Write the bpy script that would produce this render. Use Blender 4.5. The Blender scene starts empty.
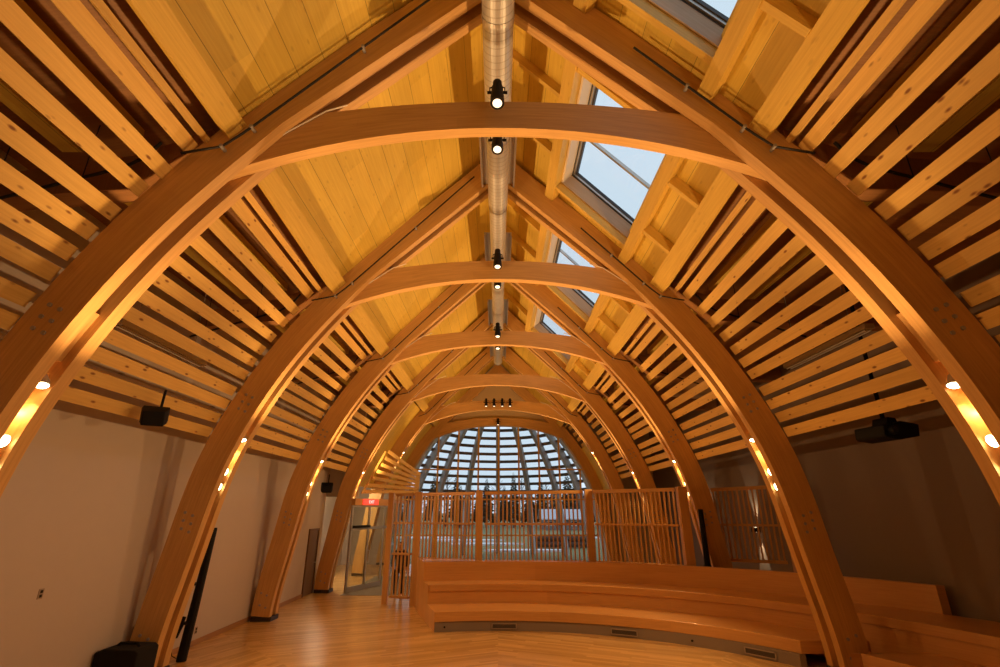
import bpy, bmesh, math, random
import numpy as np
from mathutils import Vector, Matrix
random.seed(7)
S = 4.7                     # metres per layout unit (the arch bay is 0.98 units)
FZ = -0.575                 # floor height in layout units, measured from the eye
COL = bpy.context.scene.collection
PI = math.pi

def W(x, y, z):             # layout units -> world metres, floor at z = 0
    return Vector((x * S, y * S, (z - FZ) * S))

# ------------------------------------------------------------------ materials
def mat_new(name):
    m = bpy.data.materials.new(name)
    m.use_nodes = True
    nt = m.node_tree
    return m, nt, nt.nodes['Principled BSDF']

def N(nt, typ, **kw):
    n = nt.nodes.new(typ)
    for k, v in kw.items():
        setattr(n, k, v)
    return n

def math_node(nt, op, a=None, b=None, c=None):
    n = N(nt, 'ShaderNodeMath', operation=op)
    for i, v in enumerate((a, b, c)):
        if v is None: continue
        if isinstance(v, (int, float)): n.inputs[i].default_value = v
        else: nt.links.new(v, n.inputs[i])
    return n.outputs[0]

def mix_rgb(nt, fac, a, b, mode='MIX'):
    n = N(nt, 'ShaderNodeMix', data_type='RGBA', blend_type=mode)
    for sock, v in ((n.inputs[0], fac), (n.inputs[6], a), (n.inputs[7], b)):
        if isinstance(v, (int, float)): sock.default_value = v
        elif isinstance(v, tuple): sock.default_value = (*v, 1)
        else: nt.links.new(v, sock)
    return n.outputs[2]

def plain(name, col, rough=0.6, metal=0.0, emit=0.0, noise=0.0):
    m, nt, b = mat_new(name)
    b.inputs['Base Color'].default_value = (*col, 1)
    b.inputs['Roughness'].default_value = rough
    b.inputs['Metallic'].default_value = metal
    if emit:
        b.inputs['Emission Color'].default_value = (*col, 1)
        b.inputs['Emission Strength'].default_value = emit
    if noise:
        tc = N(nt, 'ShaderNodeTexCoord')
        no = N(nt, 'ShaderNodeTexNoise'); no.inputs['Scale'].default_value = 6; no.inputs['Detail'].default_value = 5
        nt.links.new(tc.outputs['Object'], no.inputs['Vector'])
        c2 = tuple(v * (1 - noise) for v in col)
        nt.links.new(mix_rgb(nt, no.outputs['Fac'], c2, col), b.inputs['Base Color'])
    return m

def wood(name, col, dark=0.72, lam=0.0, lam_amt=0.12, knots=0.0, rough=0.5, seam=0.0, coat=0.0, vary=0.10):
    """grain follows the UV: u in metres along the board, v in metres across it"""
    m, nt, b = mat_new(name)
    uv = N(nt, 'ShaderNodeUVMap')
    oi = N(nt, 'ShaderNodeObjectInfo')
    sep = N(nt, 'ShaderNodeSeparateXYZ'); nt.links.new(uv.outputs[0], sep.inputs[0])
    u, v = sep.outputs[0], sep.outputs[1]
    rnd = math_node(nt, 'MULTIPLY', oi.outputs['Random'], 57.0)
    comb = N(nt, 'ShaderNodeCombineXYZ')
    nt.links.new(math_node(nt, 'MULTIPLY', u, 0.9), comb.inputs[0])
    nt.links.new(math_node(nt, 'MULTIPLY', v, 22.0), comb.inputs[1])
    nt.links.new(rnd, comb.inputs[2])
    g = N(nt, 'ShaderNodeTexNoise'); g.inputs['Scale'].default_value = 1.6
    g.inputs['Detail'].default_value = 6; g.inputs['Roughness'].default_value = 0.62; g.inputs['Distortion'].default_value = 0.25
    nt.links.new(comb.outputs[0], g.inputs['Vector'])
    ramp = N(nt, 'ShaderNodeMapRange'); ramp.inputs[1].default_value = 0.32; ramp.inputs[2].default_value = 0.68
    nt.links.new(g.outputs['Fac'], ramp.inputs[0])
    darkc = (col[0] * dark, col[1] * dark * 0.93, col[2] * dark * 0.85)
    c = mix_rgb(nt, ramp.outputs[0], darkc, col)
    # broad tone drift
    g2 = N(nt, 'ShaderNodeTexNoise'); g2.inputs['Scale'].default_value = 0.8
    cb2 = N(nt, 'ShaderNodeCombineXYZ')
    nt.links.new(math_node(nt, 'MULTIPLY', u, 0.5), cb2.inputs[0]); nt.links.new(math_node(nt, 'MULTIPLY', v, 3.0), cb2.inputs[1]); nt.links.new(rnd, cb2.inputs[2])
    nt.links.new(cb2.outputs[0], g2.inputs['Vector'])
    tone = math_node(nt, 'ADD', math_node(nt, 'MULTIPLY', g2.outputs['Fac'], 0.3), 0.85)
    tone = math_node(nt, 'MULTIPLY', tone, math_node(nt, 'ADD', math_node(nt, 'MULTIPLY', oi.outputs['Random'], 2 * vary), 1 - vary))
    if lam:
        lv = math_node(nt, 'DIVIDE', v, lam)
        wn = N(nt, 'ShaderNodeTexWhiteNoise', noise_dimensions='2D')
        cc = N(nt, 'ShaderNodeCombineXYZ')
        nt.links.new(math_node(nt, 'FLOOR', lv), cc.inputs[0])
        # lamellas are finger-jointed every few metres
        nt.links.new(math_node(nt, 'FLOOR', math_node(nt, 'DIVIDE', math_node(nt, 'ADD', u, math_node(nt, 'MULTIPLY', math_node(nt, 'FLOOR', lv), 1.37)), 3.1)), cc.inputs[1])
        nt.links.new(cc.outputs[0], wn.inputs['Vector'])
        tone = math_node(nt, 'MULTIPLY', tone, math_node(nt, 'ADD', math_node(nt, 'MULTIPLY', wn.outputs['Value'], lam_amt * 2), 1 - lam_amt))
        if seam:
            fr = math_node(nt, 'FRACT', lv)
            tri = math_node(nt, 'ABSOLUTE', math_node(nt, 'SUBTRACT', fr, 0.5))
            line = math_node(nt, 'GREATER_THAN', tri, 0.5 - seam)
            tone = math_node(nt, 'MULTIPLY', tone, math_node(nt, 'SUBTRACT', 1.0, math_node(nt, 'MULTIPLY', line, 0.6)))
    tn = N(nt, 'ShaderNodeVectorMath', operation='SCALE')
    nt.links.new(c, tn.inputs[0]); nt.links.new(tone, tn.inputs['Scale'])
    c = tn.outputs[0]
    if knots:
        vo = N(nt, 'ShaderNodeTexVoronoi', feature='F1', voronoi_dimensions='3D'); vo.inputs['Scale'].default_value = 1.0
        cv = N(nt, 'ShaderNodeCombineXYZ')
        nt.links.new(math_node(nt, 'MULTIPLY', u, 3.2), cv.inputs[0]); nt.links.new(math_node(nt, 'MULTIPLY', v, 8.0), cv.inputs[1]); nt.links.new(rnd, cv.inputs[2])
        nt.links.new(cv.outputs[0], vo.inputs['Vector'])
        k = N(nt, 'ShaderNodeMapRange'); k.inputs[1].default_value = 0.08; k.inputs[2].default_value = 0.18
        k.inputs[3].default_value = 1; k.inputs[4].default_value = 0
        nt.links.new(vo.outputs['Distance'], k.inputs[0])
        c = mix_rgb(nt, math_node(nt, 'MULTIPLY', k.outputs[0], knots), c, (col[0] * 0.26, col[1] * 0.12, col[2] * 0.08))
    nt.links.new(c, b.inputs['Base Color'])
    b.inputs['Roughness'].default_value = rough
    b.inputs['Coat Weight'].default_value = coat
    return m

M = {}
M['glulam'] = wood('glulam', (0.67, 0.41, 0.148), dark=0.80, lam=0.19, lam_amt=0.04, rough=0.48, vary=0.03)
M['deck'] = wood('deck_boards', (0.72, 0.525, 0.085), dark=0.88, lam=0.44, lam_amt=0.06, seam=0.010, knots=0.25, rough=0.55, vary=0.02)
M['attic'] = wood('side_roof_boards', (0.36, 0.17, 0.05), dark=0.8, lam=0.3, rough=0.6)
M['pine'] = wood('knotty_pine', (0.74, 0.49, 0.14), dark=0.84, knots=0.95, rough=0.55, vary=0.12)
M['frame_wood'] = wood('framing_timber', (0.70, 0.48, 0.095), dark=0.84, rough=0.55, knots=0.2, vary=0.06)
M['grey_lvl'] = wood('pale_reveal_wood', (0.52, 0.40, 0.27), dark=0.84, rough=0.6)
M['ply'] = wood('bench_plywood', (0.66, 0.36, 0.12), dark=0.88, lam=1.25, lam_amt=0.05, rough=0.36, coat=0.15, vary=0.03)
M['screen'] = wood('screen_maple', (0.62, 0.36, 0.13), dark=0.86, rough=0.45, vary=0.08)
M['base'] = wood('baseboard_wood', (0.46, 0.25, 0.11), rough=0.5)
M['grey_wood'] = wood('weathered_timber', (0.55, 0.55, 0.56), dark=0.75, rough=0.85, vary=0.1)
M['dark_slat'] = wood('weathered_louver', (0.16, 0.12, 0.10), dark=0.7, rough=0.85, vary=0.2)
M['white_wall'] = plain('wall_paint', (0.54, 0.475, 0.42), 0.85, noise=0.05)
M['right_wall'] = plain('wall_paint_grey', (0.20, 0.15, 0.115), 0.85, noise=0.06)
M['kick'] = plain('toe_kick_grey', (0.26, 0.21, 0.17), 0.6)
M['vent'] = plain('vent_metal', (0.40, 0.33, 0.26), 0.45, 0.3)
M['vent_dark'] = plain('vent_dark', (0.10, 0.08, 0.07), 0.6)
M['black'] = plain('black_plastic', (0.006, 0.006, 0.0065), 0.6)
for _k in ('black',): M[_k].node_tree.nodes['Principled BSDF'].inputs['Specular IOR Level'].default_value = .2
M['black_cloth'] = plain('black_cloth', (0.006, 0.0055, 0.0055), 0.95, noise=0.4)
M['black_pipe'] = plain('black_pipe', (0.010, 0.009, 0.008), 0.7)
M['steel'] = plain('bolt_steel', (0.34, 0.33, 0.32), 0.5, 0.3)
M['shoe'] = plain('base_shoe_steel', (0.07, 0.06, 0.055), 0.5, 0.7)
M['duct'] = None
M['alu'] = plain('aluminium', (0.52, 0.50, 0.47), 0.38, 0.85)
M['dark_frame'] = plain('dark_gasket', (0.035, 0.035, 0.04), 0.5)
M['white_metal'] = plain('white_enamel', (0.72, 0.68, 0.62), 0.4)
M['lens'] = plain('prismatic_lens', (0.68, 0.64, 0.58), 0.3)
M['bulb'] = plain('lit_lamp', (1.0, 0.78, 0.42), 0.5, emit=14)
M['spot_lens'] = plain('lit_spot_lens', (1.0, 0.86, 0.66), 0.3, emit=1.3)
M['sconce_glow'] = plain('lit_sconce', (1.0, 0.80, 0.48), 0.5, emit=5)
M['exit'] = plain('exit_sign_red', (1.0, 0.05, 0.03), 0.5, emit=1.6)
M['exit_letter'] = plain('exit_sign_letter', (1.0, 0.55, 0.50), 0.5, emit=1.6)
M['door_paint'] = plain('brown_door', (0.17, 0.115, 0.08), 0.5)
M['door_frame'] = plain('brown_door_frame', (0.15, 0.09, 0.06), 0.5)
M['mat_grey'] = plain('mat_grey', (0.17, 0.15, 0.12), 0.9, noise=0.2)
M['cable'] = plain('white_cable', (0.72, 0.66, 0.55), 0.4)
M['skin'] = plain('skin', (0.50, 0.30, 0.21), 0.55)
M['hair'] = plain('dark_hair', (0.02, 0.014, 0.011), 0.7)
M['coat'] = plain('dark_coat', (0.022, 0.020, 0.024), 0.85, noise=0.2)
M['trouser'] = plain('dark_trouser', (0.014, 0.014, 0.018), 0.85)
M['outlet'] = plain('outlet_plate', (0.32, 0.25, 0.19), 0.5)
M['grass'] = plain('dull_grass', (0.27, 0.25, 0.11), 0.95, noise=0.45)
M['snow'] = plain('snow', (0.75, 0.78, 0.83), 0.9)
M['bark'] = plain('bark', (0.10, 0.075, 0.06), 0.9, noise=0.3)
M['needle'] = plain('conifer_needles', (0.055, 0.075, 0.045), 0.9, noise=0.45)
M['bare'] = plain('bare_twigs', (0.16, 0.13, 0.115), 0.9, noise=0.3)
M['siding'] = plain('house_siding', (0.24, 0.21, 0.19), 0.8, noise=0.2)
M['house_roof'] = plain('snowy_roof', (0.55, 0.58, 0.63), 0.9, noise=0.2)
M['window_dark'] = plain('dark_window', (0.03, 0.035, 0.045), 0.15)
M['plastic_trim'] = plain('skylight_curb', (0.70, 0.60, 0.42), 0.5)

def duct_mat():
    m, nt, b = mat_new('spiral_duct_steel')
    tc = N(nt, 'ShaderNodeTexCoord'); sep = N(nt, 'ShaderNodeSeparateXYZ'); nt.links.new(tc.outputs['Object'], sep.inputs[0])
    ang = math_node(nt, 'ARCTAN2', sep.outputs[2], sep.outputs[0])
    ph = math_node(nt, 'FRACT', math_node(nt, 'ADD', math_node(nt, 'MULTIPLY', sep.outputs[1], 8.0), math_node(nt, 'DIVIDE', ang, 2 * PI)))
    line = math_node(nt, 'GREATER_THAN', math_node(nt, 'ABSOLUTE', math_node(nt, 'SUBTRACT', ph, 0.5)), 0.42)
    no = N(nt, 'ShaderNodeTexNoise'); no.inputs['Scale'].default_value = 3
    nt.links.new(tc.outputs['Object'], no.inputs['Vector'])
    base = mix_rgb(nt, no.outputs['Fac'], (0.40, 0.40, 0.39), (0.60, 0.60, 0.58))
    nt.links.new(mix_rgb(nt, math_node(nt, 'MULTIPLY', line, 0.5), base, (0.25, 0.22, 0.19)), b.inputs['Base Color'])
    b.inputs['Metallic'].default_value = 0.5; b.inputs['Roughness'].default_value = 0.36
    return m
M['duct'] = duct_mat()

def glass_mat(name, tint, refl=0.08):
    m = bpy.data.materials.new(name); m.use_nodes = True; nt = m.node_tree
    nt.nodes.remove(nt.nodes['Principled BSDF'])
    out = nt.nodes['Material Output']
    tr = N(nt, 'ShaderNodeBsdfTransparent'); tr.inputs[0].default_value = (*tint, 1)
    gl = N(nt, 'ShaderNodeBsdfGlossy'); gl.inputs['Roughness'].default_value = 0.03
    fr = N(nt, 'ShaderNodeLayerWeight'); fr.inputs[0].default_value = 0.5
    mx = N(nt, 'ShaderNodeMixShader')
    nt.links.new(math_node(nt, 'ADD', math_node(nt, 'MULTIPLY', math_node(nt, 'POWER', fr.outputs['Facing'], 4.0), 0.4), refl * .5), mx.inputs[0])
    nt.links.new(tr.outputs[0], mx.inputs[1]); nt.links.new(gl.outputs[0], mx.inputs[2])
    nt.links.new(mx.outputs[0], out.inputs['Surface'])
    return m
M['glass'] = glass_mat('clear_glass', (0.92, 0.95, 0.95))
M['door_glass'] = glass_mat('door_glass', (0.86, 0.86, 0.80), 0.1)

def floor_mat():
    """maple strips laid in rings of an eight-sided star about the middle of the hall"""
    m, nt, b = mat_new('maple_strip_floor')
    ge = N(nt, 'ShaderNodeNewGeometry'); sep = N(nt, 'ShaderNodeSeparateXYZ'); nt.links.new(ge.outputs['Position'], sep.inputs[0])
    x = sep.outputs[0]; y = math_node(nt, 'SUBTRACT', sep.outputs[1], 1.42 * S)
    a = math_node(nt, 'ARCTAN2', y, x)
    k = math_node(nt, 'FLOOR', math_node(nt, 'DIVIDE', a, PI / 4))
    mid = math_node(nt, 'MULTIPLY', math_node(nt, 'ADD', k, 0.5), PI / 4)
    d = math_node(nt, 'SUBTRACT', a, mid)
    r = math_node(nt, 'SQRT', math_node(nt, 'ADD', math_node(nt, 'MULTIPLY', x, x), math_node(nt, 'MULTIPLY', y, y)))
    across = math_node(nt, 'MULTIPLY', r, math_node(nt, 'COSINE', d))
    along = math_node(nt, 'MULTIPLY', r, math_node(nt, 'SINE', d))
    w = 0.083
    row = math_node(nt, 'FLOOR', math_node(nt, 'DIVIDE', across, w))
    wn0 = N(nt, 'ShaderNodeTexWhiteNoise', noise_dimensions='1D'); nt.links.new(row, wn0.inputs['W'])
    seg = math_node(nt, 'FLOOR', math_node(nt, 'ADD', math_node(nt, 'DIVIDE', along, 1.1), math_node(nt, 'MULTIPLY', wn0.outputs['Value'], 9.0)))
    wn = N(nt, 'ShaderNodeTexWhiteNoise', noise_dimensions='3D'); cc = N(nt, 'ShaderNodeCombineXYZ')
    nt.links.new(row, cc.inputs[0]); nt.links.new(seg, cc.inputs[1]); nt.links.new(k, cc.inputs[2]); nt.links.new(cc.outputs[0], wn.inputs['Vector'])
    g = N(nt, 'ShaderNodeTexNoise'); g.inputs['Scale'].default_value = 1.5; g.inputs['Detail'].default_value = 5
    cg = N(nt, 'ShaderNodeCombineXYZ'); nt.links.new(math_node(nt, 'MULTIPLY', along, 1.0), cg.inputs[0]); nt.links.new(math_node(nt, 'MULTIPLY', across, 18.0), cg.inputs[1]); nt.links.new(wn.outputs['Value'], cg.inputs[2])
    nt.links.new(cg.outputs[0], g.inputs['Vector'])
    f = math_node(nt, 'ADD', math_node(nt, 'MULTIPLY', wn.outputs['Value'], 0.62), math_node(nt, 'MULTIPLY', g.outputs['Fac'], 0.38))
    col = mix_rgb(nt, f, (0.42, 0.25, 0.085), (0.80, 0.51, 0.19))
    fr = math_node(nt, 'FRACT', math_node(nt, 'DIVIDE', across, w))
    line = math_node(nt, 'GREATER_THAN', math_node(nt, 'ABSOLUTE', math_node(nt, 'SUBTRACT', fr, 0.5)), 0.478)
    col = mix_rgb(nt, math_node(nt, 'MULTIPLY', line, 0.35), col, (0.18, 0.09, 0.04))
    nt.links.new(col, b.inputs['Base Color'])
    b.inputs['Roughness'].default_value = 0.27
    b.inputs['Coat Weight'].default_value = 0.25; b.inputs['Coat Roughness'].default_value = 0.15
    return m
M['floor'] = floor_mat()

# ------------------------------------------------------------------ mesh helpers
class MB:
    def __init__(self):
        self.bm = bmesh.new(); self.uv = self.bm.loops.layers.uv.new('UVMap')
    def face(self, pts, uvs=None, vs=None):
        vs = vs or [self.bm.verts.new(p) for p in pts]
        try: f = self.bm.faces.new(vs)
        except ValueError: return None
        if uvs:
            for l, t in zip(f.loops, uvs): l[self.uv].uv = t
        return f
    def hexa(self, A, B, ulen=None):
        """A, B: four corners of each end (same order); u runs from A to B"""
        va = [self.bm.verts.new(p) for p in A]; vb = [self.bm.verts.new(p) for p in B]
        L = sum((Vector(b) - Vector(a)).length for a, b in zip(A, B)) / 4 if ulen is None else ulen
        acc = [0]
        for i in range(4): acc.append(acc[-1] + (Vector(A[(i + 1) % 4]) - Vector(A[i])).length)
        for i in range(4):
            j = (i + 1) % 4
            self.face(None, [(0, acc[i]), (L, acc[i]), (L, acc[i + 1]), (0, acc[i + 1])], [va[i], vb[i], vb[j], va[j]])
        e1, e2 = acc[1], acc[2] - acc[1]
        self.face(None, [(0, 0), (0, e1), (e2, e1), (e2, 0)], va[::-1])
        self.face(None, [(0, 0), (e1, 0), (e1, e2), (0, e2)], vb)
        return self
    def beam(self, p0, p1, wdir, w, t):
        """a board from p0 to p1 (centre line), w wide along wdir and t thick across it"""
        p0, p1, wd = Vector(p0), Vector(p1), Vector(wdir)
        d = (p1 - p0).normalized(); wd = (wd - d * wd.dot(d)).normalized(); td = d.cross(wd)
        a, b = wd * (w / 2), td * (t / 2)
        f = lambda p: [p - a - b, p + a - b, p + a + b, p - a + b]
        return self.hexa(f(p0), f(p1))
    def box(self, lo, hi):
        x0, y0, z0 = lo; x1, y1, z1 = hi
        dx, dy, dz = x1 - x0, y1 - y0, z1 - z0
        if dx >= dy and dx >= dz:
            return self.beam((x0, (y0 + y1) / 2, (z0 + z1) / 2), (x1, (y0 + y1) / 2, (z0 + z1) / 2), (0, 0, 1), dz, dy)
        if dy >= dz:
            return self.beam(((x0 + x1) / 2, y0, (z0 + z1) / 2), ((x0 + x1) / 2, y1, (z0 + z1) / 2), (0, 0, 1), dz, dx)
        return self.beam(((x0 + x1) / 2, (y0 + y1) / 2, z0), ((x0 + x1) / 2, (y0 + y1) / 2, z1), (1, 0, 0), dx, dy)
    def strip(self, rings, closed_ends=True):
        """rings: list of 4-point loops swept along a curve, UV u = arc length"""
        vr = [[self.bm.verts.new(p) for p in r] for r in rings]
        L = [0]
        for i in range(1, len(rings)):
            ca = sum((Vector(p) for p in rings[i - 1]), Vector()) / len(rings[0]); cb = sum((Vector(p) for p in rings[i]), Vector()) / len(rings[0])
            L.append(L[-1] + (cb - ca).length)
        n = len(rings[0]); mid = rings[len(rings) // 2]
        acc = [0]
        for i in range(n): acc.append(acc[-1] + (Vector(mid[(i + 1) % n]) - Vector(mid[i])).length)
        for i in range(len(rings) - 1):
            for k in range(n):
                j = (k + 1) % n
                self.face(None, [(L[i], acc[k]), (L[i + 1], acc[k]), (L[i + 1], acc[k + 1]), (L[i], acc[k + 1])], [vr[i][k], vr[i + 1][k], vr[i + 1][j], vr[i][j]])
        if closed_ends:
            for v, r in ((vr[0][::-1], rings[0][::-1]), (vr[-1], rings[-1])):
                e = Vector(r[1]) - Vector(r[0]); o = Vector(r[0]); e.normalize()
                self.face(None, [((Vector(p) - o).length * 0.5, (Vector(p) - o).dot(e)) for p in r], v)
        return self
    def tube(self, pts, rad, seg=10, cap=True):
        pts = [Vector(p) for p in pts]; rads = rad if isinstance(rad, (list, tuple)) else [rad] * len(pts)
        rings = []; prev = None
        for i, p in enumerate(pts):
            d = (pts[min(i + 1, len(pts) - 1)] - pts[max(i - 1, 0)]).normalized()
            if prev is None:
                up = Vector((0, 0, 1)) if abs(d.z) < 0.9 else Vector((1, 0, 0))
                a = d.cross(up).normalized()
            else:
                a = (prev - d * prev.dot(d)).normalized()
            prev = a; b = d.cross(a)
            rings.append([p + (a * math.cos(t) + b * math.sin(t)) * rads[i] for t in [2 * PI * k / seg for k in range(seg)]])
        self.strip(rings, cap)
        return self
    def prism(self, poly, off):
        """poly: list of points of a planar outline; off: extrusion vector"""
        off = Vector(off); P = [Vector(p) for p in poly]; Q = [p + off for p in P]
        va = [self.bm.verts.new(p) for p in P]; vb = [self.bm.verts.new(p) for p in Q]
        e = (P[1] - P[0]).normalized(); nrm = e.cross(off).normalized(); g = off.normalized().cross(e)
        uvf = lambda p: ((p - P[0]).dot(e), (p - P[0]).dot(g))
        self.face(None, [uvf(p) for p in reversed(P)], va[::-1]); self.face(None, [uvf(p) for p in Q], vb)
        acc = 0; h = off.length
        for i in range(len(P)):
            j = (i + 1) % len(P); l = (P[j] - P[i]).length
            self.face(None, [(acc, 0), (acc + l, 0), (acc + l, h), (acc, h)], [va[i], va[j], vb[j], vb[i]]); acc += l
        return self
    def build(self, name, mat, parent=None, origin=None, smooth=False, bevel=0.0):
        bm = self.bm
        bmesh.ops.recalc_face_normals(bm, faces=bm.faces)
        o = None
        if origin is None:
            cs = [v.co for v in bm.verts]
            lo = Vector([min(c[i] for c in cs) for i in range(3)]); hi = Vector([max(c[i] for c in cs) for i in range(3)])
            origin = (lo + hi) / 2
        origin = Vector(origin)
        for v in bm.verts: v.co -= origin
        me = bpy.data.meshes.new(name); bm.to_mesh(me); bm.free()
        for mm in (mat if isinstance(mat, (list, tuple)) else [mat]): me.materials.append(mm)
        if smooth:
            for p in me.polygons: p.use_smooth = True
        o = bpy.data.objects.new(name, me); COL.objects.link(o); o.location = origin
        if parent is not None:
            o.parent = parent; o.location = origin - pos_of(parent)
        if bevel:
            mo = o.modifiers.new('bevel', 'BEVEL'); mo.width = bevel; mo.segments = 2; mo.limit_method = 'ANGLE'
        return o

def pos_of(o):
    p = Vector(o.location)
    while o.parent is not None:
        o = o.parent; p += Vector(o.location)
    return p

def tag(o, label, cat, group=None):
    o['label'] = label; o['category'] = cat
    if group: o['group'] = group
    return o

def thing(name, loc, label, cat, group=None):
    o = bpy.data.objects.new(name, None); COL.objects.link(o); o.location = loc
    o.empty_display_size = 0.1
    return tag(o, label, cat, group)

def struct(o):
    o['kind'] = 'structure'; return o

ORD = ['first', 'second', 'third', 'fourth', 'fifth', 'sixth', 'seventh', 'eighth', 'ninth', 'tenth', 'eleventh', 'twelfth']

# ------------------------------------------------------------------ arch profile
YF = [1.09 + 0.98 * k for k in range(6)]          # front face of each arch
PLY, THK = 0.036, 0.110                           # ply width, whole arch width (gap in the middle)
_pts = [(-.589, 1.253), (-.523, 1.252), (-.394, 1.231), (-.318, 1.222), (-.162, 1.18), (-.11, 1.172), (.061, 1.126), (.076, 1.125), (.125, 1.119), (.197, 1.10),
        (.258, 1.063), (.299, 1.05), (.349, 1.036), (.366, 1.035), (.506, .978), (.539, .95), (.662, .885), (.677, .875), (.704, .842), (.743, .815), (.82, .772), (.843, .752),
        (.909, .684), (.925, .683), (1.008, .605), (1.037, .594)]
_co = np.polyfit([p[0] for p in _pts], [p[1] for p in _pts], 5)
def inner_x(z):
    if z > 1.02:
        x0 = float(np.polyval(_co, 1.02)); return x0 - (z - 1.02) * x0 / 0.575
    return float(np.polyval(_co, z)) + .022 * math.exp(-((z - .14) / .28) ** 2)
def inner_curve():
    zs = [FZ + 0.022 + (1.02 - FZ - 0.022) * i / 34 for i in range(35)] + [1.02 + 0.575 * i / 6 for i in range(1, 7)]
    return [(inner_x(z), z) for z in zs]
IN = inner_curve()
def normal_at(i):
    a = IN[max(i - 1, 0)]; b = IN[min(i + 1, len(IN) - 1)]
    tx, tz = b[0] - a[0], b[1] - a[1]; l = math.hypot(tx, tz)
    return (tz / l, -tx / l)
def depth_at(z):
    return 0.102 + 0.014 * min(1, max(0, (z - FZ) / 0.75))
OUT = []
for i, (x, z) in enumerate(IN):
    n = normal_at(i); d = depth_at(z); OUT.append((x + n[0] * d, z + n[1] * d))
OUT[-1] = (0.0, IN[-1][1] + 0.17)
def outer_x(z):
    for (x0, z0), (x1, z1) in zip(OUT, OUT[1:]):
        if z0 <= z <= z1: return x0 + (x1 - x0) * (z - z0) / (z1 - z0)
    return OUT[0][0] if z < OUT[0][1] else 0

# ------------------------------------------------------------------ camera
cam_d = bpy.data.cameras.new('camera'); cam = bpy.data.objects.new('camera', cam_d); COL.objects.link(cam)
cam_d.sensor_width = 36.0; cam_d.lens = 490 * 36 / 1000; cam_d.clip_end = 500; cam_d.clip_start = 0.05
th = math.atan((510 - 333.5) / 490)
cam.location = W(0, 0, 0); cam.rotation_euler = (PI / 2 + th, 0, 0)
cam_d.shift_x = 2 / 1000
bpy.context.scene.camera = cam

# ------------------------------------------------------------------ setting
YB, YE = -0.75, 6.04
XL, XR = -1.375, 1.84
ZA_L, ZA_R = 0.93, 0.90
struct(MB().box(W(-2.1, YB, FZ - .04), W(2.0, YE + .06, FZ)).build('floor', M['floor']))
# roof decks: sloping boards, then the flatter side roof over the slats
DK = lambda x: 1.800 - 1.06 * x
XD = 0.765
def deck_slab(sg, x0, x1, y0, y1, t=0.05):
    m = MB()
    A = [W(sg * x0, y0, DK(x0)), W(sg * x1, y0, DK(x1)), W(sg * x1, y0, DK(x1) + t), W(sg * x0, y0, DK(x0) + t)]
    B = [W(sg * x0, y1, DK(x0)), W(sg * x1, y1, DK(x1)), W(sg * x1, y1, DK(x1) + t), W(sg * x0, y1, DK(x0) + t)]
    m.hexa(A, B); return m
struct(deck_slab(-1, 0, XD, YB, YE).build('ceiling', M['deck']))
SX0, SX1 = 0.306, 0.604                     # skylight opening along the slope
HOLES = [(YF[0] - .98 + .22, YF[0] - .98 + .87)] + [(YF[k] + .22, YF[k] + .87) for k in range(3)]
struct(deck_slab(1, 0, SX0, YB, YE).build('ceiling', M['deck']))
struct(deck_slab(1, SX1, XD, YB, YE).build('ceiling', M['deck']))
ys = [YB] + [v for h in HOLES for v in h] + [YE]
for a, b in zip(ys[0::2], ys[1::2]):
    struct(deck_slab(1, SX0, SX1, a, b).build('ceiling', M['deck']))
for sg, xe, ze in ((-1, 1.42, ZA_L), (1, 1.90, ZA_R)):
    m = MB()
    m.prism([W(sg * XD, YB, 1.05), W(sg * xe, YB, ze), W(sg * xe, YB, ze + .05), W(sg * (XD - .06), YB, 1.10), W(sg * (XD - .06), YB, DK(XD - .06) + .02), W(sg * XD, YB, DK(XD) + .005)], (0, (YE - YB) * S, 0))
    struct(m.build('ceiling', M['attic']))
# walls
struct(MB().box(W(XL - .04, YB, FZ), W(XL, 4.13, ZA_L + .02)).build('wall_left', M['white_wall']))
struct(MB().box(W(-2.1, YB - .04, FZ), W(2.0, YB, 1.9)).build('wall_back', M['white_wall']))
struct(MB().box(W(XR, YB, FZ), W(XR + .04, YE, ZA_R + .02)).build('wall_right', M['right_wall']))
# entrance lobby beyond the fourth arch
struct(MB().box(W(-1.80, 4.13, FZ), W(-1.76, YE, ZA_L + .02)).build('wall_left', M['white_wall']))
struct(MB().box(W(-1.76, 4.13, FZ), W(XL - .04, 4.16, ZA_L + .02)).build('wall_left', M['white_wall']))
struct(MB().box(W(-1.415, 4.142, .10), W(-1.12, 4.160, .93)).build('wall_left', M['white_wall']))
struct(MB().box(W(-1.76, 4.165, .34), W(-1.24, 4.9, .36)).build('ceiling', M['white_wall']))
struct(MB().box(W(-1.80, 4.16, .93), W(-1.40, YE, .97)).build('ceiling', M['deck']))
# end wall around the glass: two sides and the gable
for sg in (-1, 1):
    poly = [(sg * 1.86, FZ), (sg * 1.86, 1.08), (sg * .84, 1.08)] + [(sg * (x - .03), z) for x, z in reversed(OUT) if z < .98] + [(sg * 1.30, FZ)]
    m = MB(); m.prism([W(x, YE, z) for x, z in poly], (0, .04 * S, 0)); struct(m.build('wall_end', M['white_wall']))
m = MB()
low = [(x, 0.965 - 0.16 * x * x) for x in [-.66 + 1.32 * i / 16 for i in range(17)]]
poly = low + [(.86, .86), (.86, 1.08), (.71, 1.08), (0, 1.83), (-.71, 1.08), (-.86, 1.08), (-.86, .86)]
m.prism([W(x, YF[5] + .06, z) for x, z in poly], (0, .03 * S, 0)); struct(m.build('wall_gable', plain('gable_panel', (0.60, 0.47, 0.28), 0.7)))
# baseboards
struct(MB().box(W(XL + .0005, YB, FZ), W(XL + .005, 3.84, FZ + .022)).build('baseboard_left', M['base']))
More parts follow.
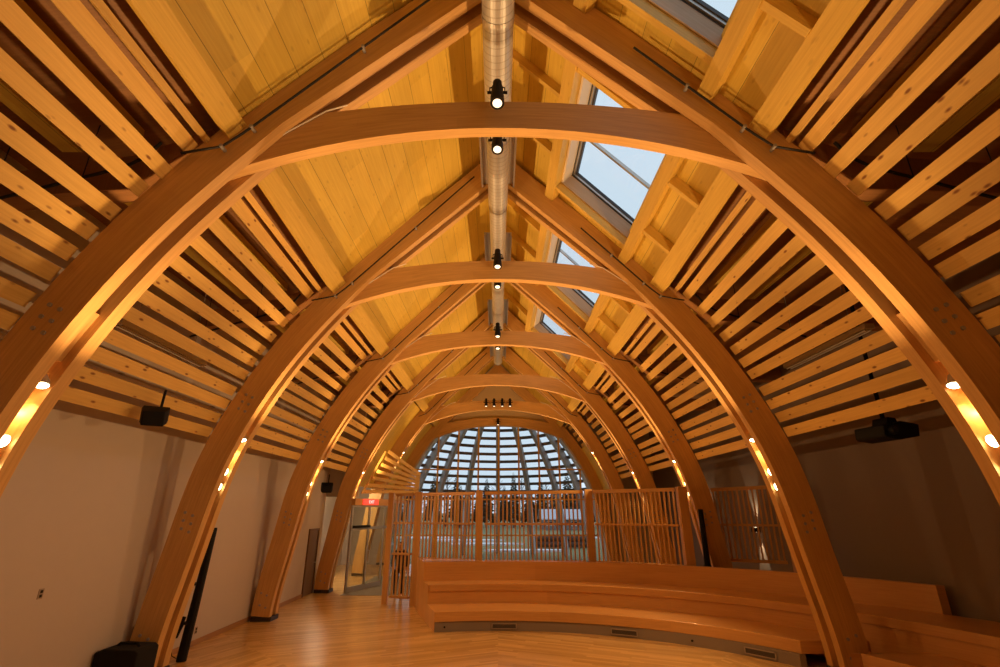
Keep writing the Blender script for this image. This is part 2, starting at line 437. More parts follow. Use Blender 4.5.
# brown side door in the white wall
d = struct(MB().box(W(XL + .0005, 3.85, FZ + .002), W(XL + .004, 4.03, FZ + .43)).build('door_1', M['door_paint']))
f = MB(); f.box(W(XL + .0005, 3.838, FZ), W(XL + .010, 3.85, FZ + .445)); f.box(W(XL + .0005, 4.03, FZ), W(XL + .010, 4.042, FZ + .445)); f.box(W(XL + .0005, 3.85, FZ + .43), W(XL + .010, 4.03, FZ + .445))
f.build('door_frame', M['door_frame'], d)
MB().tube([W(XL + .004, 4.005, FZ + .21), W(XL + .016, 4.005, FZ + .21), W(XL + .016, 3.985, FZ + .21)], .012, 8).build('door_handle', M['alu'], d)

# ------------------------------------------------------------------ arches
LAB = ['twin glulam arch with feet cut off by the picture, first from the camera',
       'twin glulam arch with the black pole standing at its foot, second from the camera',
       'twin glulam arch standing before the brown door, third from the camera',
       'twin glulam arch beside the glass entrance doors, fourth from the camera',
       'twin glulam arch whose collar beam carries four spotlights in a row',
       'glulam end arch framing the big glass wall']
DZ = [0, 0, 0, -.035, -.055, -.068]
def ply(sg, y0, y1):
    m = MB()
    rings = [[W(sg * a[0], y0, a[1]), W(sg * b[0], y0, b[1]), W(sg * b[0], y1, b[1]), W(sg * a[0], y1, a[1])] for a, b in zip(IN, OUT)]
    m.strip(rings); return m
def along(z0, z1, n=8): return [z0 + (z1 - z0) * i / n for i in range(n + 1)]
for k in range(6):
    Y = YF[k]
    root = thing('arch_frame', W(0, Y, FZ), LAB[k], 'timber arch', 'glulam arches of the hall')
    for sg in (-1, 1):
        ply(sg, Y, Y + PLY).build('front_rib', M['glulam'], root)
        ply(sg, Y + THK - PLY, Y + THK).build('rear_rib', M['glulam'], root)
        # spacers between the two plies
        for z0, z1, dep in ((.345 if k < 4 else .62, .47 if k < 4 else .70, .026), (-.14 if k < 4 else .10, -.02 if k < 4 else .34, .036), (FZ + .03, -.40, .03), (.98, 1.10, .02)):
            m = MB(); rings = []
            for z in along(z0, z1):
                xi, xo = inner_x(z) + dep, outer_x(z) - .01
                if z > .9: xo = xi + .09
                rings.append([W(sg * xi, Y + PLY, z), W(sg * xo, Y + PLY, z), W(sg * xo, Y + THK - PLY, z), W(sg * xi, Y + THK - PLY, z)])
            m.strip(rings); m.build('spacer_block', M['glulam'], root)
        # back of the lamp recess
        m = MB(); rings = []
        for z in (along(-.02, .345) if k < 4 else along(.34, .62)):
            xi = inner_x(z) + .075
            rings.append([W(sg * xi, Y + PLY, z), W(sg * (xi + .01), Y + PLY, z), W(sg * (xi + .01), Y + THK - PLY, z), W(sg * xi, Y + THK - PLY, z)])
        m.strip(rings); m.build('recess_back', M['glulam'], root)
        # steel shoe
        MB().box(W(sg * inner_x(FZ) + (-.008 if sg > 0 else .008 - .11), Y + .004, FZ), W(sg * inner_x(FZ) + (.11 - .0 if sg > 0 else .008), Y + THK - .004, FZ + .022)).build('base_shoe', M['shoe'], root)
        # bolts
        for zc in ((.43, -.045, -.47) if k < 4 else (-.045,)):
            for a in (-1, 0, 1):
                for b in (-1, 1):
                    z = zc + a * .030 + b * .006
                    x = (inner_x(z) + outer_x(z)) / 2 + b * .017 + a * .004
                    p = W(sg * x, Y, z)
                    if zc < -.4 and a == 0: continue
                    MB().tube([p + Vector((0, .004, 0)), p - Vector((0, .016, 0))], .027, 8).build('bolt', M['steel'], root)
    # collar beam, an arc set between the plies
    dz = DZ[k]; m = MB(); rings = []
    y0, y1 = Y + PLY + .001, Y + THK - PLY - .001
    if k == 5: y0, y1 = Y + .002, Y + .05
    xm = 0.765
    for i in range(41):
        x = -xm + 2 * xm * i / 40
        zb = 1.035 + dz - (1.95 - math.sqrt(1.95 ** 2 - x * x))
        zt = 1.132 + dz - (3.0 - math.sqrt(9.0 - x * x))
        rings.append([W(x, y0, zb), W(x, y0, zt), W(x, y1, zt), W(x, y1, zb)])
    m.strip(rings); m.build('collar_beam', M['glulam'], root)
    if k < 5:      # thin white cable over the beam end
        for sg in ((-1,) if k == 0 else (-1, 1)):
            m = MB(); m.tube([W(sg * .70, Y + .03, .925 + dz), W(sg * .675, Y + .032, .955 + dz), W(sg * .60, Y + .034, 1.02 + dz), W(sg * .50, Y + .034, 1.094 + dz), W(sg * .44, Y + .03, 1.112 + dz)], .011, 6)
            m.build('cable', M['cable'], root)

# ------------------------------------------------------------------ lamps recessed in the ribs
def rib_lamp(k, sg, x, z, updown, label):   # updown -1: faces down the recess, +1: faces out into the hall
    Y = YF[k] + THK / 2
    r = thing('rib_lamp', W(sg * x, Y, z), label, 'lamp', 'small lamps recessed in the arch ribs')
    c = W(sg * x, Y, z)
    d = Vector((-sg * 1.0, 0, -.35)).normalized() if updown > 0 else Vector((-sg * .30, -.25, -1)).normalized()
    m = MB(); m.tube([c - d * .09, c - d * .05, c - d * .04, c + d * .035, c + d * .04], [.040, .044, .06, .074, .074], 16); m.build('lamp_body', M['white_metal'] if updown > 0 else M['vent'], r, smooth=False)
    m = MB(); m.tube([c + d * .0402, c + d * .048], [.068, .060], 16); m.build('lens', M['bulb'], r)
    m = MB(); m.tube([c - d * .07, c - d * .07 + Vector((sg * .14, 0, 0))], .012, 8); m.build('bracket', M['vent'], r)
SIDE = {-1: 'white-wall side', 1: 'bench side'}
for k in range(6):
    if k == 5: continue
    if k < 4: ZL = (.288, .152, .092)
    else: ZL = (.55, .44, .40)
    for sg in (-1, 1):
        for j, z in enumerate(ZL):
            x = inner_x(z) + (.014 if j == 0 else .020)
            rib_lamp(k, sg, x, z, (-1 if j == 0 else 1), 'rib lamp in the %s arch from the camera, %s, %s' % (ORD[k], SIDE[sg], ('topmost, facing down', 'middle one', 'lowest one')[j]))

def add_light(kind, loc, power, col, size=.06, rot=None, spot=None, blend=.6):
    l = bpy.data.lights.new('lamp_light', kind); l.energy = power; l.color = col
    if kind in ('POINT', 'SPOT'): l.shadow_soft_size = size
    if kind == 'SPOT': l.spot_size = spot; l.spot_blend = blend
    o = bpy.data.objects.new('lamp_light', l); COL.objects.link(o); o.location = loc
    if rot is not None:
        o.rotation_mode = 'QUATERNION'; o.rotation_quaternion = Vector(rot).to_track_quat('-Z', 'Y')
    return o
WARM = (1.0, .57, .235)
PW_UP = {-1: 475, 1: 525}
PW_DN = {-1: 115, 1: 270}
AXIS = {-1: 1.1, 1: .85}
for k in range(-1, 5):
    for sg in (-1, 1):
        zu, zd = (.175, .262) if k < 4 else (.46, .53)
        yy = 1.09 + .98 * k + THK / 2
        g = 1.0 if 0 <= k < 4 else .5
        if k < 0: g = .18 if sg < 0 else .42
        # the upward pair throws across the hall onto the opposite roof
        add_light('SPOT', W(sg * (inner_x(zu) - .13), yy, zu), PW_UP[sg] * g, WARM, .05, (-sg * 1.0, .25 if k < 0 else 0, AXIS[sg]), math.radians(126), .7)
        # narrow throw along the slot onto the underside of the collar beam
        add_light('SPOT', W(sg * (inner_x(zu) - .13), yy, zu), 640 * g, WARM, .04, (-sg * .78, 0, .86), math.radians(40), .9)
        # glow inside the recess
        add_light('POINT', W(sg * (inner_x(zu) + .035), yy, zu + .045), 6.0, WARM, .03)
        # the downward lamp: its recess and the floor
        add_light('SPOT', W(sg * (inner_x(zd) + .03), yy, zd - .012), 14, WARM, .03, (-sg * .1, 0, -1), math.radians(110), .5)
        add_light('SPOT', W(sg * (inner_x(zd) - .12), yy, zd - .02), PW_DN[sg] * g, WARM, .05, (-sg * .8, 0, -1), math.radians(120), .7)
# ------------------------------------------------------------------ slats, purlins, side roof framing
SL = [(.862, .930), (.915, .852), (.955, .793), (.999, .724), (1.036, .664), (1.065, .606), (1.091, .552), (1.131, .480), (1.150, .423), (1.178, .366), (1.20, .306)]
near = lambda yy: min(1.0, max(0.0, (YF[1] - yy) / .98))      # the boards sit a little higher at the first arch
BAYN = ['before the first arch', 'between first and second arch', 'between second and third arch', 'between third and fourth arch', 'between fourth and fifth arch', 'between fifth and end arch']
def bay_y(b):
    y0 = YF[b - 1] + THK if b > 0 else 0.02
    return y0, YF[b]
GAP = .0004 / S
EPS = .0002 / S
for b in range(6):
    y0, y1 = bay_y(b)
    for sg in (-1, 1):
        n = 11
        if sg < 0 and b >= 4: n = 0
        if sg > 0 and b == 5: n = 4
        for i in range(n):
            x, z = SL[i]
            a = SL[max(i - 1, 0)]; c = SL[min(i + 1, 10)]
            t = Vector((sg * (c[0] - a[0]), 0, c[1] - a[1])).normalized()
            jit = random.uniform(-.003, .003)
            x += .006
            dx = lambda yy: (-.030, -.032, -.022, -.012, -.006, 0, 0, 0, 0, 0, 0)[i] * near(yy)
            m = MB(); e = -.008 / S if b == 1 else EPS
            m.beam(W(sg * (x + dx(y0)), y0 - e, z + jit), W(sg * (x + dx(y1)), y1 + e, z + jit), t, .0405 * S, .010 * S)
            o = m.build('pine_board', M['pine'])
            tag(o, 'knotty pine board %s, %s, %s below the purlin' % (BAYN[b], SIDE[sg], ORD[i]), 'board', 'pine boards %s, %s' % (BAYN[b], SIDE[sg]))
        # wide purlin at the foot of the deck and the narrow batten under it
        m = MB(); xa, xb = .735, .786
        dn = .036
        nx, nz = 1.06 / math.hypot(1.06, 1), 1 / math.hypot(1.06, 1)
        def A(yy):
            a_, b_ = xa - .010 * near(yy), xb - .020 * near(yy)
            return [W(sg * a_, yy, DK(a_) - .001), W(sg * b_, yy, DK(b_) - .001), W(sg * (b_ - nx * dn), yy, DK(b_) - nz * dn), W(sg * (a_ - nx * dn), yy, DK(a_) - nz * dn)]
        m.hexa(A(y0 - EPS), A(y1 + EPS))
        tag(m.build('roof_purlin', M['frame_wood']), 'wide glulam purlin at the deck edge %s, %s' % (BAYN[b], SIDE[sg]), 'beam', 'wide purlins')
        if n:
            m = MB(); m.beam(W(sg * (.824 - .020 * near(y0)), y0 + GAP, .955 + .004 * near(y0)), W(sg * (.824 - .020 * near(y1)), y1 - GAP, .955 + .004 * near(y1)), (sg * .6, 0, -.8), .017 * S, .020 * S)
            tag(m.build('pine_batten', M['pine']), 'narrow pine batten beside the wide purlin %s, %s' % (BAYN[b], SIDE[sg]), 'slat', 'narrow battens beside the purlins')
        if n == 0 or b == 5:      # closed curved lining instead of slats
            m = MB(); rings = []
            for q in range(15):
                z = .965 - q * (.965 - .20) / 14
                if sg > 0 and q < 5: continue
                xo = outer_x(z) + .0
                ya = 4.165 if sg < 0 and b == 4 else y0 + EPS
                rings.append([W(sg * xo, ya, z), W(sg * xo, y1 - EPS, z), W(sg * (xo + .015), y1 - EPS, z), W(sg * (xo + .015), ya, z)])
            m.strip(rings)
            tag(m.build('lining_panel', M['deck']), 'smooth curved wooden lining panel %s, %s' % (BAYN[b], SIDE[sg]), 'panel', 'curved lining panels')
    # side roof framing seen through the slats
    for sg in (-1, 1):
        if b > 4: continue
        xw = 1.37 if sg < 0 else 1.835
        m = MB(); yy = YF[b] + .055
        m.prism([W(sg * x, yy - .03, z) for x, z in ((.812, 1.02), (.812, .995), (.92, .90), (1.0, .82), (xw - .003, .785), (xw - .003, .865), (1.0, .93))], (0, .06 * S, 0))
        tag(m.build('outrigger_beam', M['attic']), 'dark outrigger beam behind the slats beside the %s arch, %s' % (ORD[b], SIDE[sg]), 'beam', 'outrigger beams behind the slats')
        for q, (xj, zj) in enumerate(((1.0, .968), (1.15, .925))):
            m = MB(); m.beam(W(sg * xj, y0 + (.09 if b else 0), zj), W(sg * xj, y1 - .01, zj), (1, 0, 0), .055 * S, .03 * S)
            tag(m.build('roof_joist', M['deck']), '%s roof joist behind the boards %s, %s' % (('upper', 'lower')[q], BAYN[b], SIDE[sg]), 'beam', 'roof joists behind the boards')

# ------------------------------------------------------------------ skylights and their framing (bench side slope)
NX, NZ = 1.06 / math.hypot(1.06, 1), 1 / math.hypot(1.06, 1)
def dp(x, y, h):            # a point h above the deck underside, measured square to the slope
    return W(x + NX * h, y, DK(x) + NZ * h)
for b in range(6):
    y0, y1 = bay_y(b)
    if b == 0: y0 = 0.02
    for nm, xa, xb, lb in (('skylight_trimmer', SX0 - .036, SX0 - .001, 'upper'), ('skylight_trimmer', SX1 + .001, SX1 + .032, 'lower')):
        if b > 3: continue
        m = MB(); A = lambda yy: [dp(xa, yy, -.001), dp(xb, yy, -.001), dp(xb, yy, -.050), dp(xa, yy, -.050)]
        m.hexa(A(y0 + GAP), A(y1 - GAP)); tag(m.build(nm, M['frame_wood']), '%s skylight trimmer beam along the roof deck %s' % (lb, BAYN[b]), 'beam', 'skylight trimmers')
    if b > 3: continue
    h0, h1 = HOLES[b]
    for ya, yb, lb in ((h0 - .022, h0 - .0005, 'nearer'), (h1 + .0005, h1 + .022, 'farther')):
        m = MB(); m.hexa([dp(SX0, ya, -.001), dp(SX0, ya, -.040), dp(SX0, yb, -.040), dp(SX0, yb, -.001)], [dp(SX1, ya, -.001), dp(SX1, ya, -.040), dp(SX1, yb, -.040), dp(SX1, yb, -.001)])
        tag(m.build('skylight_header', M['frame_wood']), '%s header board across the end of the skylight %s' % (lb, BAYN[b]), 'beam', 'skylight headers')
    for q, yy in enumerate((h0 + .145, h0 + .465)):
        m = MB(); xa, xb = SX1 + .0325, .7345 - .010 * near(yy)
        m.hexa([dp(xa, yy, -.001), dp(xa, yy, -.042), dp(xa, yy + .02, -.042), dp(xa, yy + .02, -.001)], [dp(xb, yy, -.001), dp(xb, yy, -.042), dp(xb, yy + .02, -.042), dp(xb, yy + .02, -.001)])
        tag(m.build('roof_blocking', M['frame_wood']), '%s short blocking board between skylight trimmer and purlin %s' % (('nearer', 'farther')[q], BAYN[b]), 'board', 'short blocking boards')
        m = MB(); xa, xb = .05, SX0 - .0385
        m.hexa([dp(xa, yy, -.001), dp(xa, yy, -.036), dp(xa, yy + .018, -.036), dp(xa, yy + .018, -.001)], [dp(xb, yy, -.001), dp(xb, yy, -.036), dp(xb, yy + .018, -.036), dp(xb, yy + .018, -.001)])
        tag(m.build('roof_blocking', M['frame_wood']), '%s blocking board between ridge and upper skylight trimmer %s' % (('nearer', 'farther')[q], BAYN[b]), 'board', 'short blocking boards')
    # the skylight: reveal lining, curb, aluminium frame, pane
    r = thing('skylight', dp((SX0 + SX1) / 2, (h0 + h1) / 2, .05), 'skylight in the roof slope %s, pale sky in its pane' % BAYN[b], 'skylight', 'row of skylights')
    H = .07
    def lin(pa, pb, h0_, h1_, inward, t, name, mat):
        # pa, pb: (x, y) ends of one side; a board standing on it, t thick inward
        m = MB(); ia = (pa[0] + inward[0] * t, pa[1] + inward[1] * t); ib = (pb[0] + inward[0] * t, pb[1] + inward[1] * t)
        m.hexa([dp(*pa, h0_), dp(*ia, h0_), dp(*ia, h1_), dp(*pa, h1_)], [dp(*pb, h0_), dp(*ib, h0_), dp(*ib, h1_), dp(*pb, h1_)])
        return m.build(name, mat, r)
    c4 = [(SX0, h0), (SX1, h0), (SX1, h1), (SX0, h1)]
    inw = [(0, 1), (-1, 0), (0, -1), (1, 0)]
    for q in range(4):
        lin(c4[q], c4[(q + 1) % 4], -.004, H - .012, inw[q], .006, 'reveal', M['grey_lvl'] if q in (0, 2) else M['plastic_trim'])
        lin(c4[q], c4[(q + 1) % 4], H - .012, H, inw[q], .007, 'gasket', M['dark_frame'])
        lin(c4[q], c4[(q + 1) % 4], H - .006, H + .012, inw[q], .013, 'frame', M['alu'])
        lin(c4[q], c4[(q + 1) % 4], H + .004, H + .016, inw[q], .017, 'glazing_bead', M['dark_frame'])
    m = MB(); m.hexa([dp(SX0, h0, H + .012), dp(SX1, h0, H + .012), dp(SX1, h0, H + .014), dp(SX0, h0, H + .014)], [dp(SX0, h1, H + .012), dp(SX1, h1, H + .012), dp(SX1, h1, H + .014), dp(SX0, h1, H + .014)])
    m.build('pane', M['glass'], r)
    m = MB(); yy = h0 + .40; m.hexa([dp(SX0 + .01, yy, H + .016), dp(SX0 + .01, yy + .012, H + .016), dp(SX0 + .01, yy + .012, H + .03), dp(SX0 + .01, yy, H + .03)], [dp(SX1 - .01, yy, H + .016), dp(SX1 - .01, yy + .012, H + .016), dp(SX1 - .01, yy + .012, H + .03), dp(SX1 - .01, yy, H + .03)])
    m.build('glazing_bar', M['alu'], r)

# ------------------------------------------------------------------ ridge duct and ridge cover plates
r = thing('air_duct', W(0, 0, 1.46), 'round spiral steel duct running along the ridge above the collar beams', 'duct')
DU = []
segs = [(.1, 1.62, .050), (1.62, 2.12, .048), (2.12, 3.0, .044), (3.0, 3.9, .043), (3.9, 4.9, .042)]
for a, b, rad in segs:
    m = MB(); m.tube([W(0, a, 1.46), W(0, b, 1.46)], rad * S, 40, cap=True); m.build('duct_section', M['duct'], r, smooth=False)
    for f in range(int((b - a) / .5) + 1):
        yy = a + .02 + f * .49
        if yy > b: continue
        m = MB(); m.tube([W(0, yy, 1.46), W(0, yy + .012, 1.46)], (rad + .0022) * S, 40); m.build('joint_band', M['alu'], r)
    for yy in [v for v in (1.35, 2.3, 3.3, 4.3) if a < v < b]:
        m = MB(); m.tube([W(0, yy, 1.46 + rad), W(0, yy, 1.78)], .012, 8); m.build('hanger_rod', M['steel'], r)
for k in range(1, 5):
    rr = thing('ridge_plate', W(0, YF[k] - .3, 1.55), 'flat steel cover plate over the duct just before the %s arch' % ORD[k], 'metal plate', 'ridge cover plates')
    m = MB(); m.box(W(-.078, YF[k] - .52, 1.546), W(.078, YF[k] - .002, 1.55)); m.build('plate', M['alu'], rr)
    for sg in (-1, 1):
        m = MB(); m.box(W(sg * .078 - .004, YF[k] - .52, 1.525), W(sg * .078 + .004, YF[k] - .002, 1.55)); m.build('flange', M['alu'], rr)

# ------------------------------------------------------------------ spotlights on the collar beams
def spotlight(x, y, z, yaw, tilt, label, sc=1.0):
    """z: hanging height of the yoke; the can points down and a little along yaw"""
    r = thing('spotlight', W(x, y, z), label, 'spotlight', 'black theatre spotlights on the collar beams')
    c = W(x, y, z)
    d = Vector((math.sin(yaw) * math.sin(tilt), -math.cos(yaw) * math.sin(tilt), -math.cos(tilt)))
    p = lambda t: c + d * (t * sc)
    m = MB(); m.tube([p(-.20), p(-.19), p(-.10), p(-.09), p(.08), p(.09), p(.20)], [v * sc for v in (.035, .050, .053, .062, .066, .074, .074)], 20, cap=True); m.build('lamp_can', M['black'], r)
    m = MB(); m.tube([p(.2005), p(.206)], [.050 * sc, .042 * sc], 20); m.build('lens', M['spot_lens'], r)
    side = Vector((1, 0, 0))
    m = MB(); m.tube([c + side * .10, c + side * .10 + Vector((0, .02, .10)), c + Vector((0, .03, .16)), c - side * .10 + Vector((0, .02, .10)), c - side * .10], .010, 6); m.build('yoke', M['black'], r)
    for s in (-1, 1):
        m = MB(); m.tube([c + side * (s * .065), c + side * (s * .135)], .02, 10); m.build('knob', M['black'], r)
    return r
for k, lb in ((0, 'first'), (1, 'second'), (2, 'third')):
    spotlight(-.002, YF[k] - .006, 1.122 + DZ[k], 0, math.radians(14), 'black spotlight on the near face of the %s collar beam' % lb, 1.25)
    spotlight(-.002, YF[k] + .140, 1.082 + DZ[k], 0, math.radians(16), 'black spotlight hanging behind the %s collar beam, its lens showing beneath' % lb, 1.15)
for q, x in enumerate((-.122, -.040, .044, .124)):
    spotlight(x, YF[4] - .012, 1.045, 0, math.radians(10), 'spotlight in the row of four on the fifth collar beam, %s' % ('nearest the white wall', 'second from the white wall', 'second from the bench side', 'nearest the bench side')[q])
spotlight(0, YF[5] - .03, 1.01, 0, math.radians(20), 'single black spotlight at the crown of the end arch')

# ------------------------------------------------------------------ sprinkler pipes along the arches
for k in range(5):
    Y = YF[k] - .018
    for sg in (-1, 1):
        xs = .12 if sg < 0 else .40
        path = [(xs, DK(xs) - .095), (.675, DK(.675) - .097), (.705, .958), (.745, .922), (.85 if k < 4 else .81, .900)]
        r = thing('sprinkler_pipe', W(sg * .7, Y, .93), 'thin black pipe clipped to the near face of the %s arch, %s' % (ORD[k], SIDE[sg]), 'pipe', 'black pipes on the arches')
        m = MB(); m.tube([W(sg * x, Y, z) for x, z in path], .016, 8); m.build('pipe', M['black_pipe'], r)
        for x, z in (path[1], path[3], ((path[0][0] + path[1][0]) / 2, (path[0][1] + path[1][1]) / 2)):
            m = MB(); m.tube([W(sg * x, Y - .006, z), W(sg * x, Y + .0175, z)], .024, 8); m.build('clip', M['steel'], r)
        if k < 4:
            r = thing('branch_pipe', W(sg * 1.1, YF[k] - .03, .80), 'black branch pipe behind the slats near the %s arch, %s' % (ORD[k], SIDE[sg]), 'pipe', 'black branch pipes')
            m = MB(); m.tube([W(sg * x, YF[k] - .03, z) for x, z in ((.90, .925), (.935, .875), (.98, .845), (1.36, .72))], .020, 8); m.build('pipe', M['black_pipe'], r)
            for x in (1.08, 1.3):
                z = .845 - (x - .98) * .329
                m = MB(); m.tube([W(sg * x, YF[k] - .03, z), W(sg * x, YF[k] - .03, z + .17 - (x - 1.08) * -.2)], .007, 6); m.build('hanger', M['black_pipe'], r)

# ------------------------------------------------------------------ fluorescent battens, speakers, conduit, projector
for sg, ya, yb in ((-1, 1.44, 1.92), (1, 1.48, 1.96)):
    r = thing('batten_light', W(sg * 1.2, ya, .555), 'long unlit white strip light seen between the slats, %s' % SIDE[sg], 'light fixture', 'unlit strip lights behind the slats')
    m = MB(); m.box(W(sg * 1.2 - .016, ya, .552), W(sg * 1.2 + .016, yb, .568)); m.build('housing', M['white_metal'], r)
    for q in (-1, 1):
        m = MB(); m.tube([W(sg * 1.2 + q * .008, ya + .01, .549), W(sg * 1.2 + q * .008, yb - .01, .549)], .018, 10); m.build('tube', M['lens'], r)
    for yy in (ya + .08, yb - .08):
        m = MB(); m.tube([W(sg * 1.2, yy, .568), W(sg * 1.2, yy, .90)], .006, 6); m.build('hanger_rod', M['steel'], r)
r = thing('conduit_pipe', W(-1.335, 2.0, .44), 'long pale pipe running along the white wall behind the slats', 'pipe')
m = MB(); m.tube([W(-1.345, .2, .445), W(-1.345, 3.95, .445)], .04, 10); m.build('pipe', M['white_metal'], r)
for q in range(6):
    m = MB(); m.box(W(-1.374, .5 + q * .6, .43), W(-1.345, .512 + q * .6, .462)); m.build('bracket', M['steel'], r)
def speaker(p, rot, label, s=1.0):
    r = thing('loudspeaker', p, label, 'loudspeaker', 'black loudspeakers')
    R = Matrix.Rotation(rot, 3, 'Z') @ Matrix.Rotation(.35, 3, 'X')
    hw, hd, hh = .24 * s, .16 * s, .15 * s
    poly = [(-hw, -hd * .2, -hh * .7), (-hw * .8, -hd, -hh), (hw * .8, -hd, -hh), (hw, -hd * .2, -hh * .7), (hw, hd, -hh * .6), (-hw, hd, -hh * .6)]
    m = MB(); m.prism([Vector(p) + R @ Vector(v) for v in poly], R @ Vector((0, 0, 2 * hh))); m.build('cabinet', M['black'], r, bevel=.01)
    m = MB(); m.hexa([Vector(p) + R @ Vector(v) for v in ((-hw * .75, -hd * 1.0, -hh * .9), (hw * .75, -hd * 1.0, -hh * .9), (hw * .75, -hd * 1.04, -hh * .9), (-hw * .75, -hd * 1.04, -hh * .9))],
                     [Vector(p) + R @ Vector(v) for v in ((-hw * .75, -hd * 1.0, hh * .9), (hw * .75, -hd * 1.0, hh * .9), (hw * .75, -hd * 1.04, hh * .9), (-hw * .75, -hd * 1.04, hh * .9))]); m.build('grille', M['black_cloth'], r)
    m = MB(); m.tube([Vector(p) + Vector((0, .1, hh)), Vector(p) + Vector((0, .12, hh + .35))], .02, 8); m.build('bracket', M['black'], r)
speaker(W(-1.138, 1.62, .288), .5, 'black loudspeaker on the lowest slat on the white-wall side, before the second arch', .74)
speaker(W(1.072, 1.42, .762), -.6, 'black loudspeaker peeping between upper slats on the bench side, before the second arch', .55)
speaker(W(-1.26, 3.78, .15), .4, 'black loudspeaker high on the white wall beside the fourth arch', .8)
# projector on its ceiling pole
P0 = W(1.335, 1.70, .252)
r = thing('projector', P0, 'black ceiling projector on a pole hanging below the slats, bench side', 'projector')
R = Matrix.Rotation(math.radians(8), 3, 'Z') @ Matrix.Rotation(math.radians(4), 3, 'Y')
def pr(x, y, z): return P0 + R @ Vector((x * .72, y, z * 1.25))
m = MB(); m.prism([pr(x, -.28, z) for x, z in ((-.44, -.09), (-.40, -.115), (-.05, -.125), (.42, -.06), (.45, .09), (.30, .10), (.02, .11), (-.18, .06), (-.44, .04))], R @ Vector((0, .56, 0))); m.build('body', M['black'], r, bevel=.015)
m = MB(); m.tube([pr(-.25, -.28, -.02), pr(-.25, -.36, -.02)], [.075, .065], 20); m.build('lens_barrel', M['black'], r)
m = MB(); m.tube([pr(-.25, -.355, -.02), pr(-.25, -.363, -.02)], [.06, .05], 20); m.build('lens', M['window_dark'], r)
m = MB(); m.prism([pr(x, -.14, z) for x, z in ((-.14, .085), (.14, .105), (.10, .17), (-.10, .17))], R @ Vector((0, .28, 0))); m.build('mount_plate', M['black'], r)
m = MB(); m.tube([pr(-.02, 0, .16), W(1.335 - .005, 1.70, .905)], .032, 12); m.build('pole', M['black'], r)

# ------------------------------------------------------------------ tiered bench
def arc_pts(c, R, a0, a1, n):
    return [(c[0] + R * math.sin(a0 + (a1 - a0) * i / n), c[1] + R * math.cos(a0 + (a1 - a0) * i / n)) for i in range(n + 1)]
def arc_xy(c, R, p0, ylast, n=44):
    a0 = math.asin((p0 - c[0]) / R); a1 = math.acos(max(-1, min(1, (ylast - c[1]) / R)))
    return arc_pts(c, R, a0, a1, n)
Z1, Z2, Z3 = -.4838, -.3885, -.2870
def wall_of(c1, c2, zlo, zhi):
    m = MB(); m.strip([[W(*a, zlo), W(*a, zhi), W(*b, zhi), W(*b, zlo)] for a, b in zip(c1, c2)]); return m
def tier(root, kx, y_end, with_back, n=44, y_start=None):
    pass
C_K, R_K = (0.0, 1.415), 1.428
C_N, R_N = (0.0, 1.375), 1.472
C_S, R_S = (0.0, 1.376), 1.690
C_B, R_B = (.02, 1.18), 2.030
def lower_tier(root, xs=None, ys_=None, ye=None):
    def cv(c, R, dx=0.0):
        if ys_ is None: return arc_xy(c, R, xs + dx, ye)
        a0 = math.acos((ys_ - c[1]) / R); a1 = math.acos((ye - c[1]) / R); return arc_pts(c, R, a0, a1, 20)
    kick0, kick1 = cv(C_K, R_K, -.018), cv(C_K, R_K + .02, -.022)
    wall_of(kick0, kick1, FZ, Z1 - .046).build('toe_kick', M['kick'], root)
    nose, back = cv(C_N, R_N - .012, -.018), cv(C_S, R_S - .001, -.079)
    m = wall_of(nose, back, Z1 - .046, Z1); m.build('lower_seat', M['ply'], root, bevel=.012)
    return kick0
bench = thing('tiered_bench', W(.4, 2.9, FZ), 'curved two-tier plywood bench with high back sweeping round the floor before the screen', 'bench')
lower_tier(bench, xs=-.300, ye=2.225)
wall_of(arc_xy(C_S, R_S, -.379, 1.50), arc_xy(C_S, R_S + .02, -.385, 1.50), FZ, Z2 - .035).build('upper_riser', M['ply'], bench)
wall_of(arc_xy(C_S, R_S - .010, -.376, 1.50), arc_xy(C_B, R_B - .002, -.432, 1.62), Z2 - .035, Z2).build('upper_seat', M['ply'], bench, bevel=.012)
wall_of(arc_xy(C_B, R_B, -.43, 2.21), arc_xy(C_B, R_B + .03, -.436, 2.21), FZ, Z3).build('backrest', M['ply'], bench)
